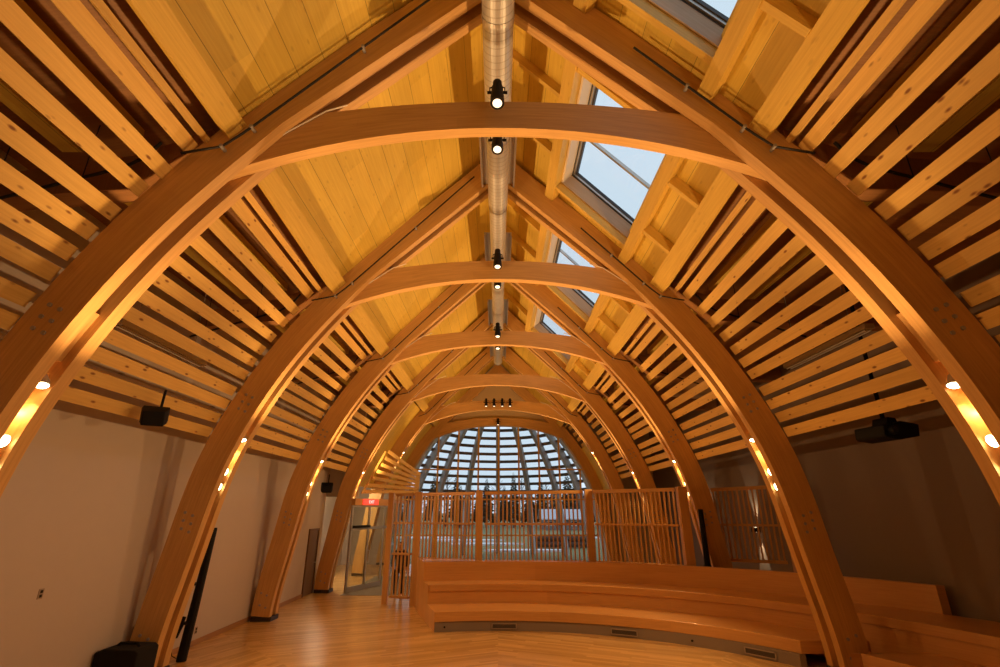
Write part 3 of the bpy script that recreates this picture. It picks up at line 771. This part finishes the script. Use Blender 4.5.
# end panel on the entrance side
prof = [(-.32 - .31 * (y - 2.83), y, z) for y, z in ((2.815, FZ), (2.815, Z1 - .001), (3.022, Z1 - .001), (3.022, Z2 - .001), (3.175, Z2 - .001), (3.175, Z3), (3.43, Z3), (3.43, FZ))]
m = MB(); m.prism([W(*p) for p in prof], Vector((-.035, -.008, 0))); m.build('end_panel', M['ply'], bench)
m = MB(); m.strip([[W(-.432, 3.178, Z3 - .012), W(-.432, 3.178, Z3), W(-.474, 3.40, Z3), W(-.474, 3.40, Z3 - .012)], [W(-.12, 3.215, Z3 - .012), W(-.12, 3.215, Z3), W(-.12, 3.285, Z3), W(-.12, 3.285, Z3 - .012)]])
m.build('back_ledge', M['ply'], bench)
def vent(ang):
    c = Vector((C_K[0] + (R_K - .003) * math.sin(ang), C_K[1] + (R_K - .003) * math.cos(ang)))
    t = Vector((math.cos(ang), -math.sin(ang))); n = Vector((-math.sin(ang), -math.cos(ang)))
    z0, z1 = FZ + .008, FZ + .034
    def P(a, o, z): q = c + t * a + n * o; return W(q.x, q.y, z)
    m = MB()
    for (a0, a1, b0, b1) in ((-.064, .064, z0, z0 + .004), (-.064, .064, z1 - .004, z1), (-.064, -.059, z0, z1), (.059, .064, z0, z1)):
        m.hexa([P(a0, 0, b0), P(a0, .003, b0), P(a0, .003, b1), P(a0, 0, b1)], [P(a1, 0, b0), P(a1, .003, b0), P(a1, .003, b1), P(a1, 0, b1)])
    v = m.build('vent_grille', M['vent'], bench)
    m = MB(); m.hexa([P(-.059, 0, z0 + .004), P(-.059, .001, z0 + .004), P(-.059, .001, z1 - .004), P(-.059, 0, z1 - .004)], [P(.059, 0, z0 + .004), P(.059, .001, z0 + .004), P(.059, .001, z1 - .004), P(.059, 0, z1 - .004)])
    for q in range(3):
        z = z0 + .008 + q * .005
        m.hexa([P(-.059, .001, z), P(-.059, .0025, z), P(-.059, .0025, z + .0015), P(-.059, .001, z + .0015)], [P(.059, .001, z), P(.059, .0025, z), P(.059, .0025, z + .0015), P(.059, .001, z + .0015)])
    m.build('louvre', M['vent_dark'], v)
for a in (.022, .440, .86): vent(a)
def floor_outlet(ang):
    c = W(C_K[0] + (R_K - .0025) * math.sin(ang), C_K[1] + (R_K - .0025) * math.cos(ang), FZ + .022)
    n = Vector((-math.sin(ang), -math.cos(ang), 0))
    m = MB(); m.tube([c, c + n * .02], .022, 12); m.build('socket_cap', M['black'], bench)
for a in (-.19, .66): floor_outlet(a)
bench2 = thing('tiered_bench', W(1.4, 1.8, FZ), 'separate lower bench section resuming beyond the second arch in the picture corner', 'bench')
lower_tier(bench2, ys_=2.045, ye=1.40)
m = MB(); m.strip([[W(1.262, 2.04, FZ), W(1.262, 2.04, Z1), W(1.275, 2.044, Z1), W(1.275, 2.044, FZ)], [W(1.545, 2.04, FZ), W(1.545, 2.04, Z1), W(1.545, 2.044, Z1), W(1.545, 2.044, FZ)]]); m.build('end_panel', M['ply'], bench2)

# ------------------------------------------------------------------ slatted screen behind the bench
PST = [(-.741, 3.598), (-.541, 3.53), (-.120, 3.335), (.575, 3.285), (1.068, 3.0)]
ZT = [.110, .111, .113, .120, .124]
SCL = ['narrow gate section of the slatted screen beside the entrance', 'slatted screen panel above the entrance end of the bench', 'slatted screen panel in the middle, outdoor snow showing through it',
       'slatted screen panel reaching to the black stand by the third arch', 'dark slatted screen panel between second and third arch, sconce glowing behind']
def screen_panel(a, b, za, zb, zlo, rails, nb, label, posts):
    r = thing('slatted_screen', W((a[0] + b[0]) / 2, (a[1] + b[1]) / 2, FZ), label, 'screen', 'slatted timber screens')
    A, B = Vector((*a, 0)), Vector((*b, 0)); d = (B - A).normalized(); n = Vector((d.y, -d.x, 0))
    L = (B - A).length
    def Q(t, z): p = A + d * (L * t); return W(p.x, p.y, z)
    for zr0, zr1 in rails:
        m = MB(); f0, f1 = zr0, zr0
        te = .036 / L
        m.beam(Q(te, zr0 if zr0 < .09 else za - .011), Q(1 - te, zr0 if zr0 < .09 else zb - .011), (0, 0, 1), zr1 * S, .026 * S); m.build('rail', M['screen'], r)
    for i in range(nb):
        t = .035 / L + (1 - .07 / L) * (i + .5) / nb
        zt = za + (zb - za) * t - .014
        m = MB(); m.beam(Q(t, zlo), Q(t, zt), d, .0095 * S, .0095 * S); m.build('bar', M['screen'], r)
    return r
SCR = []
for i in range(4):
    a, b = PST[i], PST[i + 1]
    if i == 0: SCR.append(screen_panel(a, b, ZT[0], ZT[1], -.53, ((.1, .018), (-.083, .012), (-.275, .012), (-.53, .014)), 5, SCL[0], None))
    else: SCR.append(screen_panel(a, b, ZT[i], ZT[i + 1], -.300, ((.1, .020), (-.083, .012), (-.298, .016)), (0, 15, 24, 19)[i], SCL[i], None))
SCR.append(screen_panel((1.285, 3.20), (1.645, 2.98), .128, .138, -.28, ((.1, .020), (-.083, .012), (-.275, .016)), 13, SCL[4], None))
def post(root, p, zt, w):
    m = MB(); m.box(W(p[0] - w / 2, p[1] - w / 2, FZ), W(p[0] + w / 2, p[1] + w / 2, zt + .004)); m.build('post', M['screen'], root)
post(SCR[0], PST[0], ZT[0], .034); post(SCR[1], PST[1], ZT[1], .046); post(SCR[2], PST[2], ZT[2], .044); post(SCR[3], PST[3], ZT[3], .046); post(SCR[3], PST[4], ZT[4], .05)
post(SCR[4], (1.655, 2.975), .14, .04)

# ------------------------------------------------------------------ entrance: glazed doors, header with exit sign, slatted canopy
A_, B_ = Vector((-1.125, 4.03)), Vector((-.945, 4.46))
dv = (B_ - A_).normalized(); LL = (B_ - A_).length
def E_(t, z, o=0): p = A_ + dv * (LL * t) + Vector((dv.y, -dv.x)) * o; return W(p.x, p.y, z)
r = struct(MB().hexa([E_(0, .035, -.02), E_(0, .035, .02), E_(0, .085, .02), E_(0, .085, -.02)], [E_(1.1, .035, -.02), E_(1.1, .035, .02), E_(1.1, .085, .02), E_(1.1, .085, -.02)]).build('door_2', M['screen']))
def bar2(t0, z0, t1, z1, w, name, par, mt=M['alu'], o=0):
    m = MB(); m.beam(E_(t0, z0, o), E_(t1, z1, o), (dv.x, dv.y, 0) if t0 == t1 else (0, 0, 1), w * S, .014 * S); return m.build(name, mt, par)
for t in (0, .46, .90, 1.08): bar2(t, FZ, t, .035, .016, 'door_post', r)
bar2(0, -.135, 1.08, -.135, .02, 'transom_bar', r); bar2(0, .03, 1.08, .03, .014, 'head_bar', r)
bar2(.02, FZ + .02, .46, FZ + .02, .035, 'door_rail', r); bar2(.46, FZ + .02, .88, FZ + .02, .035, 'door_rail', r)
m = MB(); m.beam(E_(.03, -.122, .014), E_(.46, -.122, .014), (0, 0, 1), .018 * S, .018 * S); m.build('door_closer', M['black'], r)
for t in (.43, .49):
    m = MB(); m.tube([E_(t, -.30, .006), E_(t, -.30, .02), E_(t, -.39, .02), E_(t, -.39, .006)], .016, 8); m.build('door_handle', M['alu'], r)
m = MB(); m.hexa([E_(0, FZ, 0), E_(1.08, FZ, 0), E_(1.08, FZ, .001), E_(0, FZ, .001)], [E_(0, .03, 0), E_(1.08, .03, 0), E_(1.08, .03, .001), E_(0, .03, .001)]); m.build('door_pane', M['door_glass'], r)
# side light returning into the room
w3 = struct(MB().box(W(-.94, 4.48, FZ), W(-.935, 5.3, .06)).build('window_2', M['door_glass']))
for yy in (4.50, 4.86, 5.28): MB().box(W(-.946, yy - .008, FZ), W(-.930, yy + .008, .06)).build('window_frame', M['alu'], w3)
MB().box(W(-.946, 4.48, .06), W(-.930, 5.3, .085)).build('window_frame', M['screen'], w3)
# added ceiling lamp, not a known fixture, to brighten the entrance lobby
lb = thing('added_lobby_lamp', W(-1.45, 4.6, .338), 'added ceiling lamp brightening the entrance lobby behind the glass doors', 'lamp')
MB().tube([W(-1.45, 4.6, .3395), W(-1.45, 4.6, .328)], [.24, .22], 24).build('housing', M['white_metal'], lb)
MB().tube([W(-1.45, 4.6, .3278), W(-1.45, 4.6, .324)], [.20, .19], 24).build('diffuser', M['sconce_glow'], lb)
add_light('POINT', W(-1.45, 4.6, .28), 300, (1.0, .78, .50), .22)  # light of the added lamp, put in to brighten the lobby
# exit sign
ex = thing('exit_sign', E_(.40, .060, .025), 'lit red exit sign on the header above the glass doors', 'sign')
m = MB(); m.hexa([E_(.20, .040, .021), E_(.20, .040, .034), E_(.20, .080, .034), E_(.20, .080, .021)], [E_(.60, .040, .021), E_(.60, .040, .034), E_(.60, .080, .034), E_(.60, .080, .021)]); m.build('sign_box', M['exit'], ex)
cu = bpy.data.curves.new('sign_text', 'FONT'); cu.body = 'EXIT'; cu.size = .16; cu.align_x = 'CENTER'; cu.align_y = 'CENTER'; cu.extrude = .002
tmp = bpy.data.objects.new('tmp_text', cu); COL.objects.link(tmp)
tme = bpy.data.meshes.new_from_object(tmp.evaluated_get(bpy.context.evaluated_depsgraph_get())); bpy.data.objects.remove(tmp)
tme.materials.clear(); tme.materials.append(M['exit_letter'])
to = bpy.data.objects.new('lettering', tme); COL.objects.link(to); to.parent = ex
to.location = E_(.40, .060, .0352) - pos_of(ex)
nn = Vector((dv.y, -dv.x, 0))
to.rotation_mode = 'QUATERNION'; to.rotation_quaternion = Matrix((Vector((dv.x, dv.y, 0)), Vector((0, 0, 1)), nn)).transposed().to_quaternion()

mt = MB().box(W(-1.13, 3.93, FZ), W(-.60, 5.0, FZ + .002)).build('entrance_mat', M['mat_grey']); tag(mt, 'dark grey mat on the floor in front of the glass doors', 'mat')
# canopy of slats over the doors
r = thing('slatted_canopy', W(-.9, 4.5, .3), 'slatted wooden canopy leaning out above the glass entrance doors', 'canopy')
for i in range(7):
    t = i / 6
    l = Vector((-.905 - .185 * t ** 1.2, 4.15, .455 - .315 * t)); rgt = Vector((-.766 - .011 * t, 5.0, .330 - .165 * t))
    m = MB(); m.beam(W(*l), W(*rgt), (-.35, 0, -.93), .0265 * S, .010 * S); m.build('slat', M['pine'], r)
m = MB(); m.beam(W(-.785, 4.96, .335), W(-.80, 4.96, .150), (0, 1, 0), .03 * S, .02 * S); m.build('end_rail', M['pine'], r)
m = MB(); m.beam(W(-.935, 4.18, .46), W(-1.105, 4.18, .125), (0, 1, 0), .025 * S, .014 * S); m.build('end_rail', M['pine'], r)

# ------------------------------------------------------------------ end glass wall
GW = YF[5] + .03
win = struct(MB().hexa([W(-1.22, GW, FZ), W(1.22, GW, FZ), W(1.22, GW + .001, FZ), W(-1.22, GW + .001, FZ)], [W(-.78, GW, .93), W(.78, GW, .93), W(.78, GW + .001, .93), W(-.78, GW + .001, .93)]).build('window_1', M['glass']))
for q in range(-4, 5):
    x = .007 + q * .2405
    zt = .955 - .1 * x * x if abs(x) < .75 else .45
    MB().box(W(x - .010, GW - .014, FZ), W(x + .010, GW - .002, zt)).build('mullion', M['frame_wood'], win)
for z in (.452, .115, -.27): MB().box(W(-1.15, GW - .012, z - .008), W(1.15, GW - .002, z + .008)).build('transom', M['frame_wood'], win)

# ------------------------------------------------------------------ outside: half-cone trellis, ground, trees, low house
tre = thing('timber_trellis', W(0, 6.15, FZ), 'weathered half-round timber trellis with louvres outside the glass wall', 'trellis')
CY_ = 6.16
PROF = [(1.26 - .0, FZ)] + [(inner_x(z) , z) for z in along(FZ + .02, 1.0, 16)] + [(.42, 1.20), (.2, 1.36)]
PH = [-84, -66, -44, -22, 0, 22, 44, 66, 84]
for ph in PH:
    a = math.radians(ph); er = Vector((math.sin(a), math.cos(a), 0)); et = Vector((math.cos(a), -math.sin(a), 0))
    rings = []
    for i, (rr, z) in enumerate(PROF):
        c = Vector((0, CY_, 0)) + er * rr; wv = et * .027; dv2 = er * .075
        rings.append([W(*(c - wv)[:2], z), W(*(c + wv)[:2], z), W(*(c + wv + dv2)[:2], z + .02), W(*(c - wv + dv2)[:2], z + .02)])
    m = MB(); m.strip(rings); m.build('rib_post', M['grey_wood'], tre)
def prof_r(z):
    for (r0, z0), (r1, z1) in zip(PROF, PROF[1:]):
        if z0 <= z <= z1: return r0 + (r1 - r0) * (z - z0) / (z1 - z0)
    return .2
for k in range(10):
    z = .15 + k * .098
    rr = prof_r(z) + .085
    for p0, p1 in zip(PH, PH[1:]):
        a, b = math.radians(p0), math.radians(p1)
        pa = Vector((rr * math.sin(a), CY_ + rr * math.cos(a))); pb = Vector((rr * math.sin(b), CY_ + rr * math.cos(b)))
        mdl = math.radians((p0 + p1) / 2)
        m = MB(); m.beam(W(pa.x, pa.y, z), W(pb.x, pb.y, z), (math.sin(mdl), math.cos(mdl), -.45), .058 * S, .012 * S); m.build('louver_slat', M['dark_slat'], tre)
gr = MB()
gx = [-130, -60, -20, 0, 20, 60, 130]
gr.face([Vector((-150, 28.9, -.05)), Vector((150, 28.9, -.05)), Vector((150, 260, 1.2)), Vector((-150, 260, 1.2))])
g = gr.build('ground', M['grass']); g['kind'] = 'structure'
random.seed(3)
for i, (x, y, w, d) in enumerate(((-8, 52, 9, 2.2), (-1, 43.5, 6, 1.6), (12, 52, 8, 2), (-3, 48, 7, 2), (2, 37, 6, 1.6), (12, 37.5, 5, 1.3), (-10, 40, 6, 1.5))):
    m = MB(); n = 18; z = .02 + (y - 28.9) * .0054
    ring = [Vector((x + w / 2 * math.cos(t) * random.uniform(.75, 1.1), y + d / 2 * math.sin(t) * random.uniform(.75, 1.1), -.03)) for t in [2 * PI * q / n for q in range(n)]]
    m.prism(ring, (0, 0, .09 + z)); o = m.build('snow_patch', M['snow'])
    tag(o, 'melting snow patch on the dull grass outside the glass wall', 'snow', 'snow patches outside the glass wall')
# low building
hx, hy = 8.6, 70.0; hz = (hy - 28.9) * .0054 - .05
h = thing('low_house', (hx, hy, hz), 'low grey house with snowy roof outside beyond the glass wall', 'house')
MB().box((hx - 2.5, hy, hz), (hx + 2.5, hy + 5, hz + 1.35)).build('wall', M['siding'], h)
m = MB(); m.prism([Vector((hx - 2.9, hy - .6, hz + 1.3)), Vector((hx - 2.9, hy + 2.5, hz + 2.5)), Vector((hx - 2.9, hy + 5.6, hz + 1.3)), Vector((hx - 2.9, hy + 5.6, hz + 1.45)), Vector((hx - 2.9, hy + 2.5, hz + 2.65)), Vector((hx - 2.9, hy - .6, hz + 1.45))], (5.8, 0, 0)); m.build('roof', M['house_roof'], h)
for q in (-1.6, 0, 1.6):
    wf = MB().box((hx + q - .5, hy - .04, hz + .55), (hx + q + .5, hy + .01, hz + 1.15)).build('window', M['white_metal'], h)
    MB().box((hx + q - .42, hy - .06, hz + .62), (hx + q + .42, hy - .03, hz + 1.08)).build('pane', M['window_dark'], wf)
# pile of logs
for q in range(6):
    m = MB(); z0 = .03 + (40 - 28.9) * .0054; m.tube([Vector((2.6, 40 + (q % 3) * .42, z0 + .2 + .41 * (q // 3))), Vector((7.2, 40.1 + (q % 3) * .42, z0 + .2 + .41 * (q // 3)))], .20, 10)
    o = m.build('timber_log', M['bark']); tag(o, 'dark log in the stack lying on the grass outside the glass wall', 'log', 'stacked logs outside')
# trees
def conifer(x, y, hgt, rad, label):
    z = (y - 28.9) * .0054 - .1
    t = thing('conifer_tree', (x, y, z), label, 'tree', 'trees beyond the glass wall')
    MB().tube([Vector((x, y, z)), Vector((x, y, z + hgt * .9))], [.16, .03], 8).build('trunk', M['bark'], t)
    m = MB(); n = 90
    for i in range(n):
        f = (i + .5) / n; zz = z + hgt * (.16 + .84 * f); rr = rad * (1 - f) ** .8 + .08; a = i * 2.4
        ctr = Vector((x, y, zz + .15)); d1 = Vector((math.cos(a), math.sin(a), -.28)) * rr * random.uniform(.75, 1.15); sd = Vector((-math.sin(a), math.cos(a), 0)) * rr * .33
        m.face([ctr, ctr + d1 * .6 + sd, ctr + d1, ctr + d1 * .6 - sd])
        m.face([ctr, ctr + d1 * .5 + Vector((0, 0, .2 * rr)), ctr + d1, ctr + d1 * .5 - Vector((0, 0, .25 * rr))])
    m.build('foliage', M['needle'], t)
def bare_tree(x, y, hgt, label):
    z = (y - 28.9) * .0054 - .1
    t = thing('bare_tree', (x, y, z), label, 'tree', 'trees beyond the glass wall')
    MB().tube([Vector((x, y, z)), Vector((x + .1, y, z + hgt * .5)), Vector((x, y, z + hgt))], [.14, .09, .02], 7).build('trunk', M['bark'], t)
    m = MB()
    for i in range(46):
        f = .25 + .7 * i / 46; a = i * 2.4; b0 = Vector((x, y, z + hgt * f)); L = hgt * .28 * (1.1 - f)
        b1 = b0 + Vector((math.cos(a), math.sin(a), .9)) * L; m.tube([b0, b1], [.035, .012], 5, False)
        for q in range(3):
            c = b0.lerp(b1, .4 + .2 * q); m.tube([c, c + Vector((math.cos(a + 1.2 - q), math.sin(a + 1.2 - q), 1.0)) * L * .4], [.015, .006], 4, False)
    m.build('branches', M['bare'], t)
random.seed(11)
for i in range(52):
    x = -34 + i * 1.35 + random.uniform(-.2, .2); y = 78 + 4.2 * (i % 3) + random.uniform(-.3, .3)
    if i % 3 == 1: bare_tree(x, y, random.uniform(6.5, 9.0), 'bare leafless tree in the tree line beyond the glass wall')
    else: conifer(x, y, random.uniform(5.5, 9.0), random.uniform(1.4, 1.8), 'dark conifer in the tree line beyond the glass wall')

# ------------------------------------------------------------------ small things on the white-wall side
def plate_outlet(y, z, label, dark=True):
    r = thing('wall_outlet', W(XL, y, z), label, 'outlet', 'wall outlets')
    MB().box(W(XL + .0002, y - .009, z - .014), W(XL + .002, y + .009, z + .014)).build('plate', M['outlet'], r, bevel=.002)
    for q in (-1, 1): MB().box(W(XL + .002, y - .004, z + q * .006 - .004), W(XL + .0032, y + .004, z + q * .006 + .004)).build('socket', M['black'], r)
plate_outlet(1.65, -.237, 'small wall outlet on the bare white wall before the second arch')
plate_outlet(2.555, -.515, 'small wall outlet low on the white wall behind the black pole')
# folded screen on its tripod, standing upright
def screen_stand(x, y, h, label, lean=0.0):
    r = thing('folded_tripod_screen', W(x, y, FZ), label, 'projection screen', 'black folded screen stands')
    b = W(x, y, FZ)
    m = MB(); m.tube([b + Vector((0, 0, .0)), b + Vector((0, 0, .02)), b + Vector((lean * .9 / h, 0, .9)), b + Vector((lean, 0, h - .02)), b + Vector((lean, 0, h))], [.085, .09, .085, .062, .055], 10); m.build('case', M['black'], r)
    for z0 in (.62, 1.3):
        m = MB(); m.tube([b + Vector((0, 0, z0)), b + Vector((0, 0, z0 + .04))], .094, 10); m.build('clamp', M['black_pipe'], r)
    m = MB(); m.beam(b + Vector((-.09, -.03, .66)), b + Vector((-.17, -.05, .40)), (1, 0, 0), .07, .05); m.build('leg_bracket', M['black'], r)
    m = MB(); m.beam(b + Vector((-.08, -.03, .75)), b + Vector((-.12, -.04, .60)), (1, 0, 0), .06, .05); m.build('leg_bracket', M['black'], r)
    m = MB(); m.tube([b + Vector((-.17, -.05, .42)), b + Vector((-.21, -.05, .25)), b + Vector((-.17, -.05, .10)), b + Vector((-.09, -.02, .05))], .008, 6); m.build('cord', M['black'], r)
    m = MB(); m.tube([b + Vector((-.085, 0, 1.18)), b + Vector((-.12, 0, 1.18))], .03, 8); m.build('knob', M['black'], r)
screen_stand(-1.28, 2.31, 2.36, 'tall black folded screen standing upright on the floor beside the second arch', .17)
screen_stand(1.166, 3.0, 2.72, 'tall black stand in the gap between slatted screen and third arch')
r = thing('equipment_case', W(-1.26, 1.93, FZ), 'black padded equipment case on the floor before the second arch', 'case')
m = MB(); m.prism([W(x, 1.93, z) for x, z in ((-1.368, FZ), (-1.225, FZ), (-1.222, FZ + .118), (-1.235, FZ + .126), (-1.34, FZ + .130), (-1.370, FZ + .118))], (0, .115 * S, 0)); m.build('body', M['black_cloth'], r, bevel=.02)
m = MB(); m.tube([W(-1.33, 1.98, FZ + .128), W(-1.32, 1.98, FZ + .137), W(-1.26, 1.98, FZ + .137), W(-1.25, 1.98, FZ + .126)], .022, 8); m.build('handle', M['black'], r)
# sconces on the far wall of the bench side
for yy, lb in ((3.72, 'lit wall sconce glowing behind the dark slatted screen panel'), (4.45, 'lit wall sconce glowing behind the black stand')):
    r = thing('wall_sconce', W(XR, yy, -.13), lb, 'lamp', 'lit wall sconces')
    MB().box(W(XR - .045, yy - .02, -.145), W(XR - .0005, yy + .02, -.115)).build('shade', M['black'], r)
    MB().box(W(XR - .03, yy - .01, -.1155), W(XR - .012, yy + .01, -.1145)).build('upper_lens', M['sconce_glow'], r)
    MB().box(W(XR - .03, yy - .01, -.1455), W(XR - .012, yy + .01, -.1445)).build('lower_lens', M['sconce_glow'], r)
    add_light('SPOT', W(XR - .022, yy, -.105), 160, (1, .78, .48), .03, (0, 0, 1), math.radians(44), .4)
    add_light('SPOT', W(XR - .022, yy, -.155), 160, (1, .78, .48), .03, (0, 0, -1), math.radians(44), .4)

# ------------------------------------------------------------------ person behind the gate
def skinned(name, chain, edges, mat, parent, levels=2, root=0):
    me = bpy.data.meshes.new(name); me.from_pydata([c[0] for c in chain], edges, []); me.update()
    o = bpy.data.objects.new(name, me); COL.objects.link(o); o.parent = parent
    sk = o.modifiers.new('skin', 'SKIN'); sk.use_smooth_shade = True
    for i, c in enumerate(chain):
        rr = c[1] if isinstance(c[1], tuple) else (c[1], c[1])
        me.skin_vertices[0].data[i].radius = rr
        me.skin_vertices[0].data[i].use_root = (i == root)
    ss = o.modifiers.new('sub', 'SUBSURF'); ss.levels = levels; ss.render_levels = levels
    me.materials.append(mat); return o
pe = thing('person', W(-.70, 3.84, FZ), 'person in dark coat and trousers standing behind the slatted gate', 'person')
pe.rotation_euler = (0, 0, .35)
V = [((0, 0, .90), (.125, .10)), ((0, 0, 1.08), (.125, .095)), ((0, .0, 1.28), (.15, .10)), ((0, 0, 1.40), (.09, .075)), ((0, -.01, 1.47), (.052, .052)), ((0, -.02, 1.56), (.078, .09)), ((0, -.02, 1.65), (.070, .082)),
     ((.17, 0, 1.37), (.055, .055)), ((.22, .01, 1.12), (.043, .043)), ((.23, -.05, .88), (.032, .032)), ((.23, -.07, .80), (.036, .022)),
     ((-.17, 0, 1.37), (.055, .055)), ((-.22, .01, 1.12), (.043, .043)), ((-.23, -.05, .88), (.032, .032)), ((-.23, -.07, .80), (.036, .022)),
     ((.09, 0, .82), (.085, .085)), ((.10, -.01, .48), (.058, .058)), ((.10, .02, .10), (.040, .040)), ((.10, -.10, .035), (.04, .03)),
     ((-.09, 0, .82), (.085, .085)), ((-.10, -.01, .48), (.058, .058)), ((-.10, .02, .10), (.040, .040)), ((-.10, -.10, .035), (.04, .03))]
Ed = [(0, 1), (1, 2), (2, 3), (3, 4), (4, 5), (5, 6), (3, 7), (7, 8), (8, 9), (9, 10), (3, 11), (11, 12), (12, 13), (13, 14), (0, 15), (15, 16), (16, 17), (17, 18), (0, 19), (19, 20), (20, 21), (21, 22)]
# fingers and thumbs
for s, h in ((1, 10), (-1, 14)):
    for q, (dx, ln) in enumerate(((-.026, .075), (-.009, .085), (.009, .08), (.026, .062))):
        i = len(V); V.append(((s * .23 , -.07 + dx, .775), (.010, .010))); V.append(((s * .232, -.075 + dx, .775 - ln * .55), (.009, .009))); V.append(((s * .222, -.08 + dx, .775 - ln), (.007, .007)))
        Ed += [(h, i), (i, i + 1), (i + 1, i + 2)]
    i = len(V); V.append(((s * .222, -.115, .79), (.011, .011))); V.append(((s * .215, -.135, .755), (.009, .009))); Ed += [(h, i), (i, i + 1)]
skinned('body', V, Ed, M['skin'], pe)
cV = [((0, 0, .72), (.19, .14)), ((0, 0, .95), (.155, .125)), ((0, 0, 1.10), (.150, .118)), ((0, 0, 1.29), (.172, .122)), ((0, 0, 1.405), (.095, .085)), ((0, 0, 1.44), (.066, .066)),
      ((.175, 0, 1.375), (.072, .072)), ((.225, .01, 1.12), (.060, .060)), ((.235, -.045, .90), (.050, .050)), ((-.175, 0, 1.375), (.072, .072)), ((-.225, .01, 1.12), (.060, .060)), ((-.235, -.045, .90), (.050, .050))]
skinned('coat', cV, [(0, 1), (1, 2), (2, 3), (3, 4), (4, 5), (4, 6), (6, 7), (7, 8), (4, 9), (9, 10), (10, 11)], M['coat'], pe)
tV = [((0, 0, .90), (.14, .115)), ((.09, 0, .80), (.098, .098)), ((.10, -.01, .48), (.075, .075)), ((.10, .015, .09), (.062, .062)), ((-.09, 0, .80), (.098, .098)), ((-.10, -.01, .48), (.075, .075)), ((-.10, .015, .09), (.062, .062))]
skinned('trousers', tV, [(0, 1), (1, 2), (2, 3), (0, 4), (4, 5), (5, 6)], M['trouser'], pe)
skinned('hair', [((0, .02, 1.69), (.082, .085)), ((0, .045, 1.60), (.080, .06)), ((0, .05, 1.50), (.065, .04))], [(0, 1), (1, 2)], M['hair'], pe)
for s in (-1, 1):
    skinned('shoe', [((s * .10, .03, .05), (.05, .048)), ((s * .10, -.06, .042), (.05, .04)), ((s * .10, -.13, .035), (.04, .03))], [(0, 1), (1, 2)], M['black'], pe)
    skinned('eye', [((s * .03, -.098, 1.585), (.011, .011)), ((s * .03, -.104, 1.585), (.009, .009))], [(0, 1)], M['black'], pe)
skinned('nose', [((0, -.098, 1.575), (.010, .010)), ((0, -.122, 1.548), (.013, .013))], [(0, 1)], M['skin'], pe)

# ------------------------------------------------------------------ sky and general light
w = bpy.data.worlds.new('world'); bpy.context.scene.world = w; w.use_nodes = True
bg = w.node_tree.nodes['Background']; bg.inputs[0].default_value = (.68, .80, .93, 1); bg.inputs[1].default_value = 1.12

vs = bpy.context.scene.view_settings
vs.view_transform = 'Standard'; vs.look = 'None'; vs.gamma = 1.0; vs.exposure = 0.0; vs.use_curve_mapping = False
bpy.context.scene.cycles.max_bounces = 8
bpy.context.scene.cycles.diffuse_bounces = 5
bpy.context.scene.cycles.transparent_max_bounces = 24
bpy.context.scene.cycles.sample_clamp_indirect = 6
bpy.context.scene.cycles.use_denoising = True
